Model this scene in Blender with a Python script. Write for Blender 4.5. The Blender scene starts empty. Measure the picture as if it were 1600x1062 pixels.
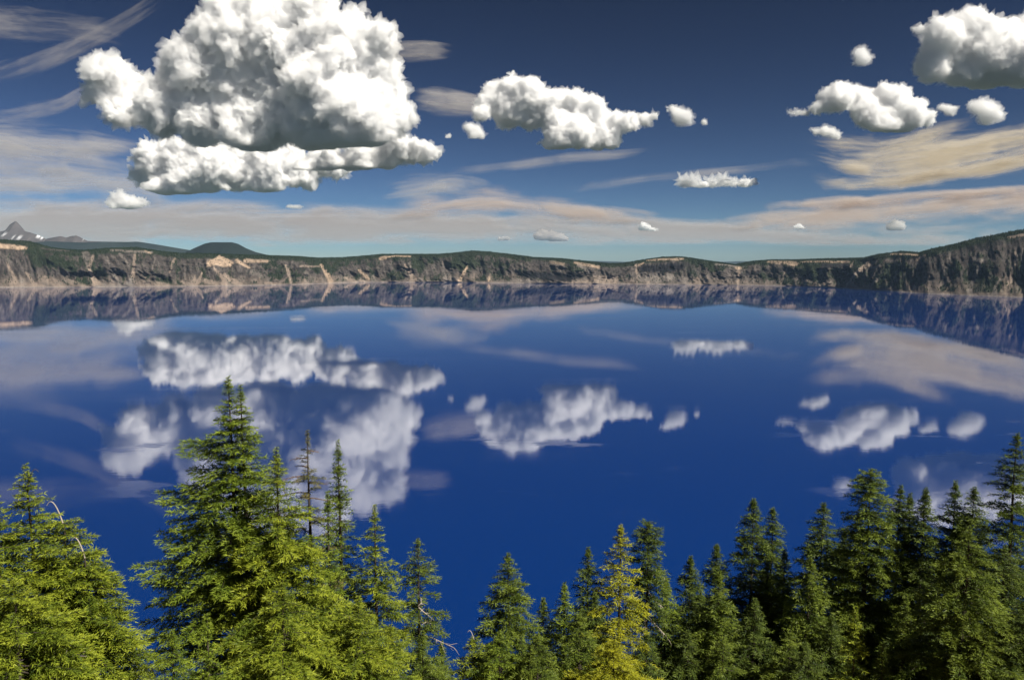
import bpy, math, random
import numpy as np
from mathutils import Vector

C = bpy.context.scene.collection
S = bpy.context.scene
R = math.radians

# ------------------------------------------------------------------ camera
CAM_H = 272.0                      # the viewpoint above the lake, metres
PITCH = math.atan(130 / 1200)
cam = bpy.data.cameras.new('camera')
cam.lens, cam.sensor_width = 27.0, 36.0
cam.clip_start, cam.clip_end = 0.5, 400000
co = bpy.data.objects.new('camera', cam)
C.objects.link(co)
co.location = (0, 0, CAM_H)
co.rotation_euler = (R(90) - PITCH, 0, 0)
S.camera = co

# ------------------------------------------------------------------ world, sun, exposure
SUN_AZ, SUN_EL = R(126), R(48)     # clockwise from the view direction (+Y)
w = bpy.data.worlds.new('World')
S.world = w
w.use_nodes = True
nt = w.node_tree
nt.nodes.clear()
sky = nt.nodes.new('ShaderNodeTexSky')
sky.sky_type = 'NISHITA'
sky.sun_disc = False
sky.sun_elevation = SUN_EL
sky.sun_rotation = SUN_AZ
sky.altitude = 2200
sky.air_density = 0.75
sky.dust_density = 0.25
sky.ozone_density = 3.0
gam = nt.nodes.new('ShaderNodeGamma')      # the polarised, deep mountain sky
gam.inputs['Gamma'].default_value = 2.1
hsv = nt.nodes.new('ShaderNodeHueSaturation')
hsv.inputs['Saturation'].default_value = 0.90
hsv.inputs['Value'].default_value = 0.033
hsv.inputs['Hue'].default_value = 0.492
bg = nt.nodes.new('ShaderNodeBackground')
bg.inputs['Strength'].default_value = 0.1
wo = nt.nodes.new('ShaderNodeOutputWorld')
nt.links.new(sky.outputs[0], gam.inputs[0])
nt.links.new(gam.outputs[0], hsv.inputs['Color'])
nt.links.new(hsv.outputs[0], bg.inputs[0])
nt.links.new(bg.outputs[0], wo.inputs[0])

sl = bpy.data.lights.new('sun', 'SUN')
sl.energy = 4.6
sl.angle = R(0.53)
sl.color = (1.0, 0.94, 0.83)
so = bpy.data.objects.new('sun', sl)
C.objects.link(so)
sd = Vector((math.sin(SUN_AZ) * math.cos(SUN_EL), math.cos(SUN_AZ) * math.cos(SUN_EL), math.sin(SUN_EL)))
so.rotation_euler = (-sd).to_track_quat('-Z', 'Y').to_euler()
so.location = (0, -40, CAM_H + 60)

S.view_settings.view_transform = 'Standard'
S.view_settings.look = 'None'
S.view_settings.gamma = 1.0
S.view_settings.use_curve_mapping = False
S.view_settings.exposure = 0.70
S.render.engine = 'CYCLES'
cy = S.cycles
cy.use_denoising = True
cy.max_bounces = 32
cy.diffuse_bounces = 4
cy.glossy_bounces = 4
cy.transmission_bounces = 4
cy.transparent_max_bounces = 32
cy.volume_bounces = 28
cy.caustics_reflective = False
cy.caustics_refractive = False
cy.sample_clamp_indirect = 6.0

# ------------------------------------------------------------------ helpers
F = 1200.0


def ray(px, py):
    """World direction (unit forward distance along +Y ground axis) of a point of the 1600 x 1062 photograph."""
    px = np.asarray(px, float)
    py = np.asarray(py, float)
    cx, cyy = (px - 800) / F, (531 - py) / F
    c, s = math.cos(PITCH), math.sin(PITCH)
    y = c + s * cyy
    z = -s + c * cyy
    return cx / y, z / y          # x and z per metre of y


def at(px, py, Y):
    a, b = ray(px, py)
    return Vector((a * Y, Y, CAM_H + b * Y))


def tag(o, label=None, cat=None, group=None, kind=None):
    for k, v in (('label', label), ('category', cat), ('group', group), ('kind', kind)):
        if v:
            o[k] = v
    return o


def mesh(name, V, Fc, mat, parent=None, smooth=True, attrs=None):
    V = np.asarray(V, np.float32)
    me = bpy.data.meshes.new(name)
    Fc = np.asarray(Fc, np.int32)
    n = Fc.shape[1]
    me.vertices.add(len(V))
    me.vertices.foreach_set('co', V.ravel())
    me.loops.add(Fc.size)
    me.loops.foreach_set('vertex_index', Fc.ravel())
    me.polygons.add(len(Fc))
    me.polygons.foreach_set('loop_start', np.arange(0, Fc.size, n, dtype=np.int32))
    me.polygons.foreach_set('loop_total', np.full(len(Fc), n, np.int32))
    me.polygons.foreach_set('use_smooth', np.full(len(Fc), smooth, bool))
    for an, (ty, dat) in (attrs or {}).items():
        at_ = me.attributes.new(an, ty, 'POINT')
        if ty == 'FLOAT':
            at_.data.foreach_set('value', np.asarray(dat, np.float32).ravel())
        else:
            d = np.ones((len(V), 4), np.float32)
            d[:, :3] = dat
            at_.data.foreach_set('color', d.ravel())
    me.update(calc_edges=True)
    me.validate()
    if mat:
        me.materials.append(mat)
    o = bpy.data.objects.new(name, me)
    C.objects.link(o)
    if parent:
        o.parent = parent
    return o


def grid_faces(nu, nv, closed_u=False):
    i = np.arange(nu if closed_u else nu - 1)
    j = np.arange(nv - 1)
    I, J = np.meshgrid(i, j, indexing='ij')
    I2 = (I + 1) % nu
    return np.stack([I * nv + J, I2 * nv + J, I2 * nv + J + 1, I * nv + J + 1], -1).reshape(-1, 4)


_P = np.random.default_rng(7).permutation(4096).astype(np.int64)
_G = np.random.default_rng(8).normal(size=(4096, 3))
_G /= np.linalg.norm(_G, axis=1)[:, None]


def perlin(P):
    P = np.asarray(P, float)
    I = np.floor(P).astype(np.int64)
    f = P - I
    u = f * f * f * (f * (f * 6 - 15) + 10)
    out = 0
    for dx in (0, 1):
        for dy in (0, 1):
            for dz in (0, 1):
                h = _P[(_P[(_P[(I[:, 0] + dx) & 4095] + I[:, 1] + dy) & 4095] + I[:, 2] + dz) & 4095]
                g = _G[h]
                d = g[:, 0] * (f[:, 0] - dx) + g[:, 1] * (f[:, 1] - dy) + g[:, 2] * (f[:, 2] - dz)
                wt = (u[:, 0] if dx else 1 - u[:, 0]) * (u[:, 1] if dy else 1 - u[:, 1]) * (u[:, 2] if dz else 1 - u[:, 2])
                out = out + wt * d
    return out * 1.5


def fbm(P, oct=4, gain=0.5, mode=None):
    P = np.asarray(P, float)
    a, s, t = 1.0, 0.0, 0.0
    for k in range(oct):
        n = perlin(P * 2.03 ** k + 17.3 * k)
        if mode == 'billow':
            n = np.abs(n) * 2 - 0.55
        elif mode == 'ridge':
            n = 1 - 2 * np.abs(n)
        s = s + a * n
        t += a
        a *= gain
    return s / t


def sm(a, b, x):
    t = np.clip((np.asarray(x, float) - a) / (b - a), 0, 1)
    return t * t * (3 - 2 * t)


class NT:
    """A tiny builder for node materials."""

    def __init__(self, name):
        self.m = bpy.data.materials.new(name)
        self.m.use_nodes = True
        self.t = self.m.node_tree
        self.t.nodes.clear()
        self.out = self.n('ShaderNodeOutputMaterial')

    def n(self, ty, **kw):
        x = self.t.nodes.new(ty)
        for k, v in kw.items():
            if k in x.inputs:
                self.set(x.inputs[k], v)
            else:
                setattr(x, k, v)
        return x

    def set(self, sock, v):
        if hasattr(v, 'is_output'):
            self.t.links.new(v, sock)
        else:
            sock.default_value = v

    def noise(self, vec, scale, detail=4, rough=0.55, out=0):
        x = self.n('ShaderNodeTexNoise')
        x.inputs['Scale'].default_value = scale
        x.inputs['Detail'].default_value = detail
        x.inputs['Roughness'].default_value = rough
        if vec is not None:
            self.t.links.new(vec, x.inputs['Vector'])
        return x.outputs[out]

    def ramp(self, fac, stops):
        x = self.n('ShaderNodeValToRGB')
        e = x.color_ramp.elements
        while len(e) < len(stops):
            e.new(0.5)
        for el, (p, c) in zip(e, stops):
            el.position = p
            el.color = (*c, 1) if len(c) == 3 else c
        self.t.links.new(fac, x.inputs[0])
        return x.outputs[0]

    def rng(self, v, a, b, c=0.0, d=1.0, smooth=False):
        x = self.n('ShaderNodeMapRange')
        if smooth:
            x.interpolation_type = 'SMOOTHSTEP'
        self.t.links.new(v, x.inputs['Value'])
        for k, q in (('From Min', a), ('From Max', b), ('To Min', c), ('To Max', d)):
            x.inputs[k].default_value = q
        return x.outputs[0]

    def math(self, op, a, b=None):
        x = self.n('ShaderNodeMath', operation=op)
        self.set(x.inputs[0], a)
        if b is not None:
            self.set(x.inputs[1], b)
        return x.outputs[0]

    def mix(self, fac, a, b, blend='MIX'):
        x = self.n('ShaderNodeMix', data_type='RGBA', blend_type=blend)
        self.set(x.inputs[0], fac)
        self.set(x.inputs[6], a if hasattr(a, 'is_output') else (*a, 1))
        self.set(x.inputs[7], b if hasattr(b, 'is_output') else (*b, 1))
        return x.outputs[2]

    def attr(self, name, out='Color'):
        return self.n('ShaderNodeAttribute', attribute_name=name).outputs[out]

    def mapping(self, scale=(1, 1, 1), rot=(0, 0, 0), src='Object'):
        tc = self.n('ShaderNodeTexCoord')
        mp = self.n('ShaderNodeMapping')
        mp.inputs['Scale'].default_value = scale
        mp.inputs['Rotation'].default_value = rot
        self.t.links.new(tc.outputs[src], mp.inputs[0])
        return mp.outputs[0]

    def surf(self, s):
        self.t.links.new(s, self.out.inputs['Surface'])
        return self.m


# ------------------------------------------------------------------ materials
def mat_water():
    m = NT('deep_lake_water')
    v = m.mapping((1, 1, 1))
    # wind leaves some of the water ruffled and some of it slick
    slick = m.noise(m.mapping((0.0007, 0.0046, 1)), 1.0, 6, 0.62)
    patch = m.noise(m.mapping((0.0046, 0.0105, 1), (0, 0, 0.25)), 1.0, 6, 0.62)
    rough = m.rng(slick, 0.40, 0.66, 0.006, 0.055)
    cut = m.math('MULTIPLY', m.rng(patch, 0.58, 0.67, 0.0, 0.15, True), m.rng(m.n('ShaderNodeSeparateXYZ', Vector=m.mapping()).outputs['Y'], 1150, 1320, 1.0, 0.0))
    rough = m.math('ADD', rough, cut)
    b = m.n('ShaderNodeBump')
    b.inputs['Strength'].default_value = 0.035
    b.inputs['Distance'].default_value = 0.4
    m.t.links.new(m.noise(m.mapping((0.05, 0.14, 1)), 1.0, 3, 0.6), b.inputs['Height'])
    p = m.n('ShaderNodeBsdfPrincipled')
    col = m.mix(m.noise(m.mapping((0.0006, 0.0012, 1)), 1.0, 3), (0.0014, 0.023, 0.132), (0.0020, 0.029, 0.162))
    m.set(p.inputs['Base Color'], col)
    m.set(p.inputs['Roughness'], rough)
    p.inputs['IOR'].default_value = 2.0
    m.set(p.inputs['Normal'], b.outputs[0])
    return m.surf(p.outputs[0])


def mat_rim():
    m = NT('caldera_wall_rock')
    c = m.attr('tint')
    v = m.mapping((1, 1, 1))
    n = m.noise(v, 0.02, 6, 0.7)
    col = m.mix(1.0, c, m.ramp(n, [(0.25, (0.62, 0.62, 0.62)), (0.75, (1.38, 1.36, 1.33))]), 'MULTIPLY')
    b = m.n('ShaderNodeBump')
    b.inputs['Strength'].default_value = 0.8
    b.inputs['Distance'].default_value = 12
    m.t.links.new(m.noise(v, 0.035, 5, 0.7), b.inputs['Height'])
    p = m.n('ShaderNodeBsdfPrincipled', Roughness=0.95)
    m.set(p.inputs['Base Color'], col)
    p.inputs['Specular IOR Level'].default_value = 0.1
    m.set(p.inputs['Normal'], b.outputs[0])
    return m.surf(p.outputs[0])


def mat_flat(name, c0, c1, scale, rough=0.9, bump=0.0, bdist=1.0):
    m = NT(name)
    v = m.mapping()
    n = m.noise(v, scale, 6, 0.65)
    p = m.n('ShaderNodeBsdfPrincipled', Roughness=rough)
    m.set(p.inputs['Base Color'], m.mix(m.rng(n, 0.3, 0.7), c0, c1))
    p.inputs['Specular IOR Level'].default_value = 0.15
    if bump:
        b = m.n('ShaderNodeBump')
        b.inputs['Strength'].default_value = bump
        b.inputs['Distance'].default_value = bdist
        m.t.links.new(n, b.inputs['Height'])
        m.set(p.inputs['Normal'], b.outputs[0])
    return m.surf(p.outputs[0])


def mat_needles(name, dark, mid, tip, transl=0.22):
    """tone: 0 old inner needles .. 1 fresh growth at the ends of the sprays; the contrast also paints shade and highlights."""
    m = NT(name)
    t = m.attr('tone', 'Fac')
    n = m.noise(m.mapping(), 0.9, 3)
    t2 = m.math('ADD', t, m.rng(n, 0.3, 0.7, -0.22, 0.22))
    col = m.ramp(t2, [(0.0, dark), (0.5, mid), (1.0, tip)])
    p = m.n('ShaderNodeBsdfPrincipled', Roughness=0.55)
    m.set(p.inputs['Base Color'], col)
    p.inputs['Specular IOR Level'].default_value = 0.25
    tr = m.n('ShaderNodeBsdfTranslucent')
    m.set(tr.inputs[0], m.mix(1.0, col, (1.25, 1.2, 0.6), 'MULTIPLY'))
    mx = m.n('ShaderNodeMixShader')
    mx.inputs[0].default_value = transl
    m.t.links.new(p.outputs[0], mx.inputs[1])
    m.t.links.new(tr.outputs[0], mx.inputs[2])
    return m.surf(mx.outputs[0])


def mat_cloud(name, col, dens):
    """A cloud is a dense body of scattering droplets."""
    m = NT(name)
    v = m.n('ShaderNodeVolumeScatter')
    v.inputs['Color'].default_value = (*col, 1)
    v.inputs['Density'].default_value = dens
    v.inputs['Anisotropy'].default_value = 0.2
    m.t.links.new(v.outputs[0], m.out.inputs['Volume'])
    return m.m


def mat_cirrus(name, col, lo, hi, amax):
    """Ice combed into fibres along the cloud ('flow' runs lengthways, then across)."""
    m = NT(name)
    e = m.attr('edge', 'Fac')
    fl = m.attr('flow', 'Vector')

    def vec(sc):
        mp = m.n('ShaderNodeMapping')
        mp.inputs['Scale'].default_value = sc
        m.t.links.new(fl, mp.inputs[0])
        return mp.outputs[0]
    dn = m.n('ShaderNodeTexNoise', Scale=1.0, Detail=3.0)
    m.t.links.new(vec((1 / 120, 1 / 40, 1 / 60)), dn.inputs['Vector'])
    sc = m.n('ShaderNodeVectorMath', operation='SCALE')
    m.t.links.new(dn.outputs['Color'], sc.inputs[0])
    sc.inputs['Scale'].default_value = 1.3

    def warped(v):
        a = m.n('ShaderNodeVectorMath', operation='ADD')
        m.t.links.new(v, a.inputs[0])
        m.t.links.new(sc.outputs[0], a.inputs[1])
        return a.outputs[0]
    broad = m.noise(warped(vec((1 / 130, 1 / 26, 1 / 60))), 1.0, 4, 0.55)
    fibre = m.noise(warped(vec((1 / 75, 1 / 5, 1 / 60))), 1.0, 5, 0.6)
    n = m.math('ADD', m.math('MULTIPLY', broad, 0.76), m.math('MULTIPLY', fibre, 0.24))
    a = m.math('MULTIPLY', m.rng(m.math('ADD', n, m.rng(e, 0, 1.0, -0.26, 0.10)), lo, hi, 0, amax, True), m.rng(e, 0, 0.45, 0, 1, True))
    d = m.n('ShaderNodeBsdfDiffuse')
    d.inputs[0].default_value = (*col, 1)
    t = m.n('ShaderNodeBsdfTranslucent')
    t.inputs[0].default_value = (*col, 1)
    mx = m.n('ShaderNodeMixShader')
    mx.inputs[0].default_value = 0.6
    m.t.links.new(d.outputs[0], mx.inputs[1])
    m.t.links.new(t.outputs[0], mx.inputs[2])
    tp = m.n('ShaderNodeBsdfTransparent')
    m2 = m.n('ShaderNodeMixShader')
    m.t.links.new(a, m2.inputs[0])
    m.t.links.new(tp.outputs[0], m2.inputs[1])
    m.t.links.new(mx.outputs[0], m2.inputs[2])
    return m.surf(m2.outputs[0])


M = {}
M['water'] = mat_water()
M['rim'] = mat_rim()
M['far_forest'] = mat_flat('far_conifers', (0.010, 0.020, 0.010), (0.026, 0.040, 0.017), 0.01)
M['plain'] = mat_flat('far_forest_land', (0.02, 0.035, 0.02), (0.04, 0.05, 0.03), 0.0006)
M['soil'] = mat_flat('pumice_soil', (0.20, 0.13, 0.09), (0.34, 0.25, 0.18), 0.8, 0.95, 0.6, 0.3)
M['bark'] = mat_flat('hemlock_bark', (0.035, 0.028, 0.022), (0.10, 0.082, 0.068), 6.0, 0.95, 0.5, 0.05)
M['dead_wood'] = mat_flat('weathered_dead_wood', (0.30, 0.25, 0.20), (0.52, 0.46, 0.38), 8.0, 0.9)
M['brown_wood'] = mat_flat('brown_dead_wood', (0.10, 0.065, 0.045), (0.22, 0.15, 0.10), 8.0, 0.9)
M['rock'] = mat_flat('pink_outcrop_rock', (0.26, 0.14, 0.09), (0.40, 0.26, 0.19), 1.5, 0.95, 0.8, 0.3)
M['green'] = mat_needles('needles_green', (0.018, 0.038, 0.007), (0.084, 0.130, 0.014), (0.240, 0.305, 0.029))
M['bright'] = mat_needles('needles_bright_green', (0.024, 0.046, 0.008), (0.114, 0.160, 0.014), (0.310, 0.355, 0.030))
M['dark'] = mat_needles('needles_dark_green', (0.016, 0.031, 0.010), (0.052, 0.082, 0.015), (0.135, 0.180, 0.027))
M['olive'] = mat_needles('needles_olive_green', (0.020, 0.040, 0.009), (0.072, 0.108, 0.014), (0.185, 0.235, 0.030))
M['yellow'] = mat_needles('needles_yellow', (0.046, 0.056, 0.008), (0.205, 0.222, 0.013), (0.420, 0.415, 0.025))
M['brown'] = mat_needles('needles_dying_brown', (0.038, 0.042, 0.015), (0.100, 0.108, 0.030), (0.19, 0.165, 0.05))

# ------------------------------------------------------------------ lake shore and skyline, measured along the far wall
SHORE = [(-900, 475), (-300, 456), (0, 449), (200, 448), (330, 447), (450, 445), (560, 441), (700, 441), (850, 443), (1060, 444.5),
         (1200, 446), (1320, 450), (1450, 459), (1600, 465), (1900, 486), (2600, 560)]
SKYL = [(-900, 350), (-200, 362), (0, 374), (50, 377), (85, 387), (110, 390), (135, 391), (169, 388), (216, 386.5), (250, 392),
        (287, 396), (324, 396), (375, 398), (422, 399.5), (472, 401), (500, 403), (540, 402), (570, 399.5), (598, 397), (640, 397),
        (685, 397), (710, 395), (738, 391.5), (762, 393), (797, 397), (832, 402), (878, 404), (920, 408.5), (951, 412),
        (972, 411.5), (1007, 405.5), (1035, 401.5), (1060, 401), (1075, 402.5), (1110, 408.5), (1148, 413.5), (1173, 408.5),
        (1204, 406), (1243, 406), (1285, 404.5), (1348, 403), (1369, 397.5), (1404, 393), (1432, 395), (1453, 389),
        (1484, 382.5), (1519, 372.5), (1558, 365), (1600, 357.5), (1700, 345), (1900, 330), (2600, 300)]
sx, sy = np.array(SHORE).T
kx, ky = np.array(SKYL).T


def shore_at(px):
    a, b = ray(px, np.interp(px, sx, sy))
    Y = -CAM_H / b
    return a * Y, Y


# ------------------------------------------------------------------ lake (one sheet that runs in under both shores)
def build_lake():
    px = np.linspace(-900, 2600, 90)
    x, y = shore_at(px)
    far = np.stack([x * 1.06, y * 1.06, 0 * x], 1)
    near = np.stack([np.linspace(x[0] * 1.06, x[-1] * 1.06, 90), np.full(90, 250.0), np.zeros(90)], 1)
    near[:, 1] = np.minimum(250, far[:, 1] - 5)
    rows = 40
    V = np.stack([near * (1 - k / (rows - 1)) + far * (k / (rows - 1)) for k in range(rows)], 1).reshape(-1, 3)
    o = mesh('lake', V, grid_faces(90, rows), M['water'])
    tag(o, 'deep blue mirror still lake filling the caldera', 'lake', kind='structure')


build_lake()

# ------------------------------------------------------------------ caldera wall
FOREST = np.array((0.016, 0.026, 0.012))
ROCK = np.array((0.064, 0.057, 0.054))
DARKROCK_SHADE = np.array((0.014, 0.014, 0.017))
SCREE = np.array((0.28, 0.222, 0.180))
PALE = np.array((0.40, 0.30, 0.22))
GREY = np.array((0.185, 0.162, 0.145))
# strokes on the wall: chutes, ledges, fans, dark rock and painted shade (from, to in px of the photograph; widths; colour; strength)
STROKES = [
    (0, 383, 45, 387, 5, 4, PALE, 1.0), (70, 388, 110, 391, 1.5, 2, ROCK, .8), (2, 395, 20, 410, 4, 3, GREY, .5),
    (15, 412, 27, 446, 2, 3, SCREE, .9), (42, 426, 56, 447, 2, 3, SCREE, .9), (70, 436, 100, 447, 6, 6, SCREE, .55),
    (110, 440, 132, 447, 5, 4, SCREE, .5), (10, 441, 70, 448, 5, 3, SCREE, .45), (136, 396, 141, 418, 6, 4, GREY, .7), (148, 399, 143, 418, 3, 3, SCREE, .7),
    (141, 416, 146, 440, 2.2, 2.5, SCREE, 1.), (146, 434, 152, 447, 3, 9, SCREE, 1.), (213, 398, 210, 425, 2.5, 2, SCREE, .8),
    (190, 396, 204, 416, 2, 2, GREY, .8), (210, 422, 205, 438, 2, 3, SCREE, .9), (205, 436, 202, 447, 3, 9, GREY, 1.),
    (150, 446.5, 200, 446.5, 1.6, 1.6, GREY, .9), (176, 390, 240, 394, 2, 3, GREY, .8), (230, 391, 238, 395, 2, 2, PALE, .7), (170, 400, 176, 432, 1.3, 1.3, GREY, .7),
    (245, 402, 238, 422, 1.2, 1.2, GREY, .8), (275, 403, 266, 426, 1.8, 1.8, SCREE, .7), (245, 443, 262, 446, 5, 4, SCREE, .6), (285, 440, 298, 447, 3, 3, SCREE, .7),
    (326, 414, 345, 401, 4, 3, PALE, 1.), (345, 401, 364, 410, 4, 3, PALE, 1.), (330, 410, 360, 412, 6, 5, PALE, 1.), (318, 426, 306, 446, 2.2, 3.4, SCREE, .9),
    (336, 418, 353, 444, 2.5, 3, SCREE, .85), (352, 430, 374, 445, 4, 5, SCREE, .85), (372, 407, 390, 418, 4, 2, PALE, .85), (385, 406, 420, 408, 4, 3, PALE, .75),
    (395, 425, 420, 436, 5, 4, GREY, .5), (320, 438, 350, 446, 4, 4, SCREE, .7), (448, 414, 455, 442, 2, 2.5, SCREE, .9), (470, 415, 505, 417, 2, 2, SCREE, .6), (478, 426, 490, 440, 4, 4, GREY, .5),
    (503, 414, 513, 432, 2.5, 3.5, PALE, .85), (513, 430, 516, 441, 4, 4, PALE, .8), (415, 442, 445, 446, 3, 3, SCREE, .6), (540, 434, 556, 440, 3, 3, SCREE, .7),
    (562, 422, 576, 437, 2, 3.5, PALE, .9), (562, 438, 578, 441, 2, 2, SCREE, .9), (595, 403, 602, 401, 3, 3, PALE, .85), (602, 400, 640, 399, 1.4, 1.4, PALE, .9), (585, 420, 600, 430, 4, 4, ROCK, .6),
    (633, 413, 648, 438, 2, 5, SCREE, .85), (640, 410, 642, 416, 2, 2, GREY, .9), (665, 420, 670, 438, 3, 4, GREY, .45), (690, 410, 700, 436, 4, 4, GREY, .45), (657, 436, 660, 440, 3, 3, GREY, .6),
    (730, 417, 718, 438, 1.6, 3, PALE, .95), (764, 433, 764, 440, 1.4, 1.4, PALE, .9), (770, 425, 790, 418, 2, 2, ROCK, .7),
    (800, 438, 840, 441, 4, 4, GREY, .7), (825, 436, 845, 441, 4, 3, GREY, .8), (815, 412, 818, 425, 2, 2, GREY, .6), (835, 408, 880, 416, 5, 5, ROCK, .7), (860, 408, 880, 411, 3, 3, PALE, .45),
    (880, 442, 960, 440, 4, 5, SCREE, .65), (930, 433, 975, 436, 4, 4, SCREE, .45), (898, 410, 935, 416, 2.5, 3, PALE, .75), (905, 414, 920, 424, 4, 3, GREY, .6), (945, 420, 972, 424, 4, 4, ROCK, .7),
    (820, 428, 890, 434, 7, 9, DARKROCK_SHADE, .95), (890, 428, 905, 432, 6, 4, DARKROCK_SHADE, .8),  # shade under the overhanging cliff, painted as a dark patch
    (994, 412, 996, 440, 1.6, 2, SCREE, .8), (998, 413, 1004, 410, 2, 1.5, PALE, .8), (1010, 405, 1065, 403.5, 2.2, 2.4, PALE, .75), (1005, 420, 1060, 416, 7, 8, DARKROCK_SHADE, .95),
    (1000, 433, 1050, 436, 7, 7, GREY, .85), (1045, 431, 1070, 438, 6, 5, GREY, .75), (1085, 418, 1100, 432, 4, 6, GREY, .6), (1070, 412, 1090, 424, 6, 6, DARKROCK_SHADE, .6),
    (1118, 412, 1150, 415, 2, 2, GREY, .8), (1153, 416, 1153, 444, 2, 1.6, SCREE, .95), (1149, 417, 1157, 418, 2.5, 2.5, PALE, .8), (1110, 430, 1135, 434, 3, 3, ROCK, .6),
    (1200, 408, 1243, 411, 2.5, 4.5, PALE, .7), (1243, 412, 1225, 410, 3, 3, PALE, .6), (1228, 420, 1220, 444, 1.3, 1.3, SCREE, .8), (1238, 432, 1245, 445, 3, 3, GREY, .6), (1160, 428, 1220, 420, 3, 4, DARKROCK_SHADE, .7),
    (1250, 408, 1325, 408, 1.5, 2.2, PALE, .7), (1285, 414, 1330, 415, 4, 4, DARKROCK_SHADE, .9), (1280, 420, 1282, 440, 3, 3, GREY, .6), (1262, 424, 1268, 440, 2, 2, GREY, .5), (1332, 408, 1328, 416, 2, 2, SCREE, .7),
    (1355, 411, 1335, 428, 4.5, 3.5, SCREE, .8), (1335, 428, 1322, 448, 2.5, 2.5, GREY, .9), (1370, 437, 1355, 450, 4, 2, GREY, .7), (1390, 396, 1428, 397, 2, 2, PALE, .8), (1428, 405, 1442, 400, 2.5, 3.5, PALE, .8),
    (1480, 396, 1470, 440, 3, 2, GREY, .55), (1440, 400, 1400, 440, 2, 2, ROCK, .5), (1400, 425, 1390, 450, 3, 2, GREY, .5), (1520, 405, 1530, 408, 5, 4, GREY, .6), (1530, 410, 1515, 455, 4, 6, GREY, .75),
    (1583, 395, 1580, 420, 2, 2, SCREE, .8), (1580, 420, 1572, 460, 2.5, 5, SCREE, .75), (1596, 400, 1588, 455, 3, 3, GREY, .6), (1570, 371, 1610, 362, 2.5, 3, SCREE, .8), (1500, 430, 1480, 455, 3, 2, ROCK, .6),
    (1440, 440, 1425, 458, 3, 2, ROCK, .7), (1560, 378, 1500, 392, 6, 8, DARKROCK_SHADE, .5), (1640, 380, 1620, 455, 4, 7, SCREE, .6), (1560, 440, 1550, 462, 4, 2, GREY, .6),
    (-60, 380, 0, 384, 4, 4, PALE, .8), (-70, 410, -50, 450, 4, 6, SCREE, .6),
]


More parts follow.
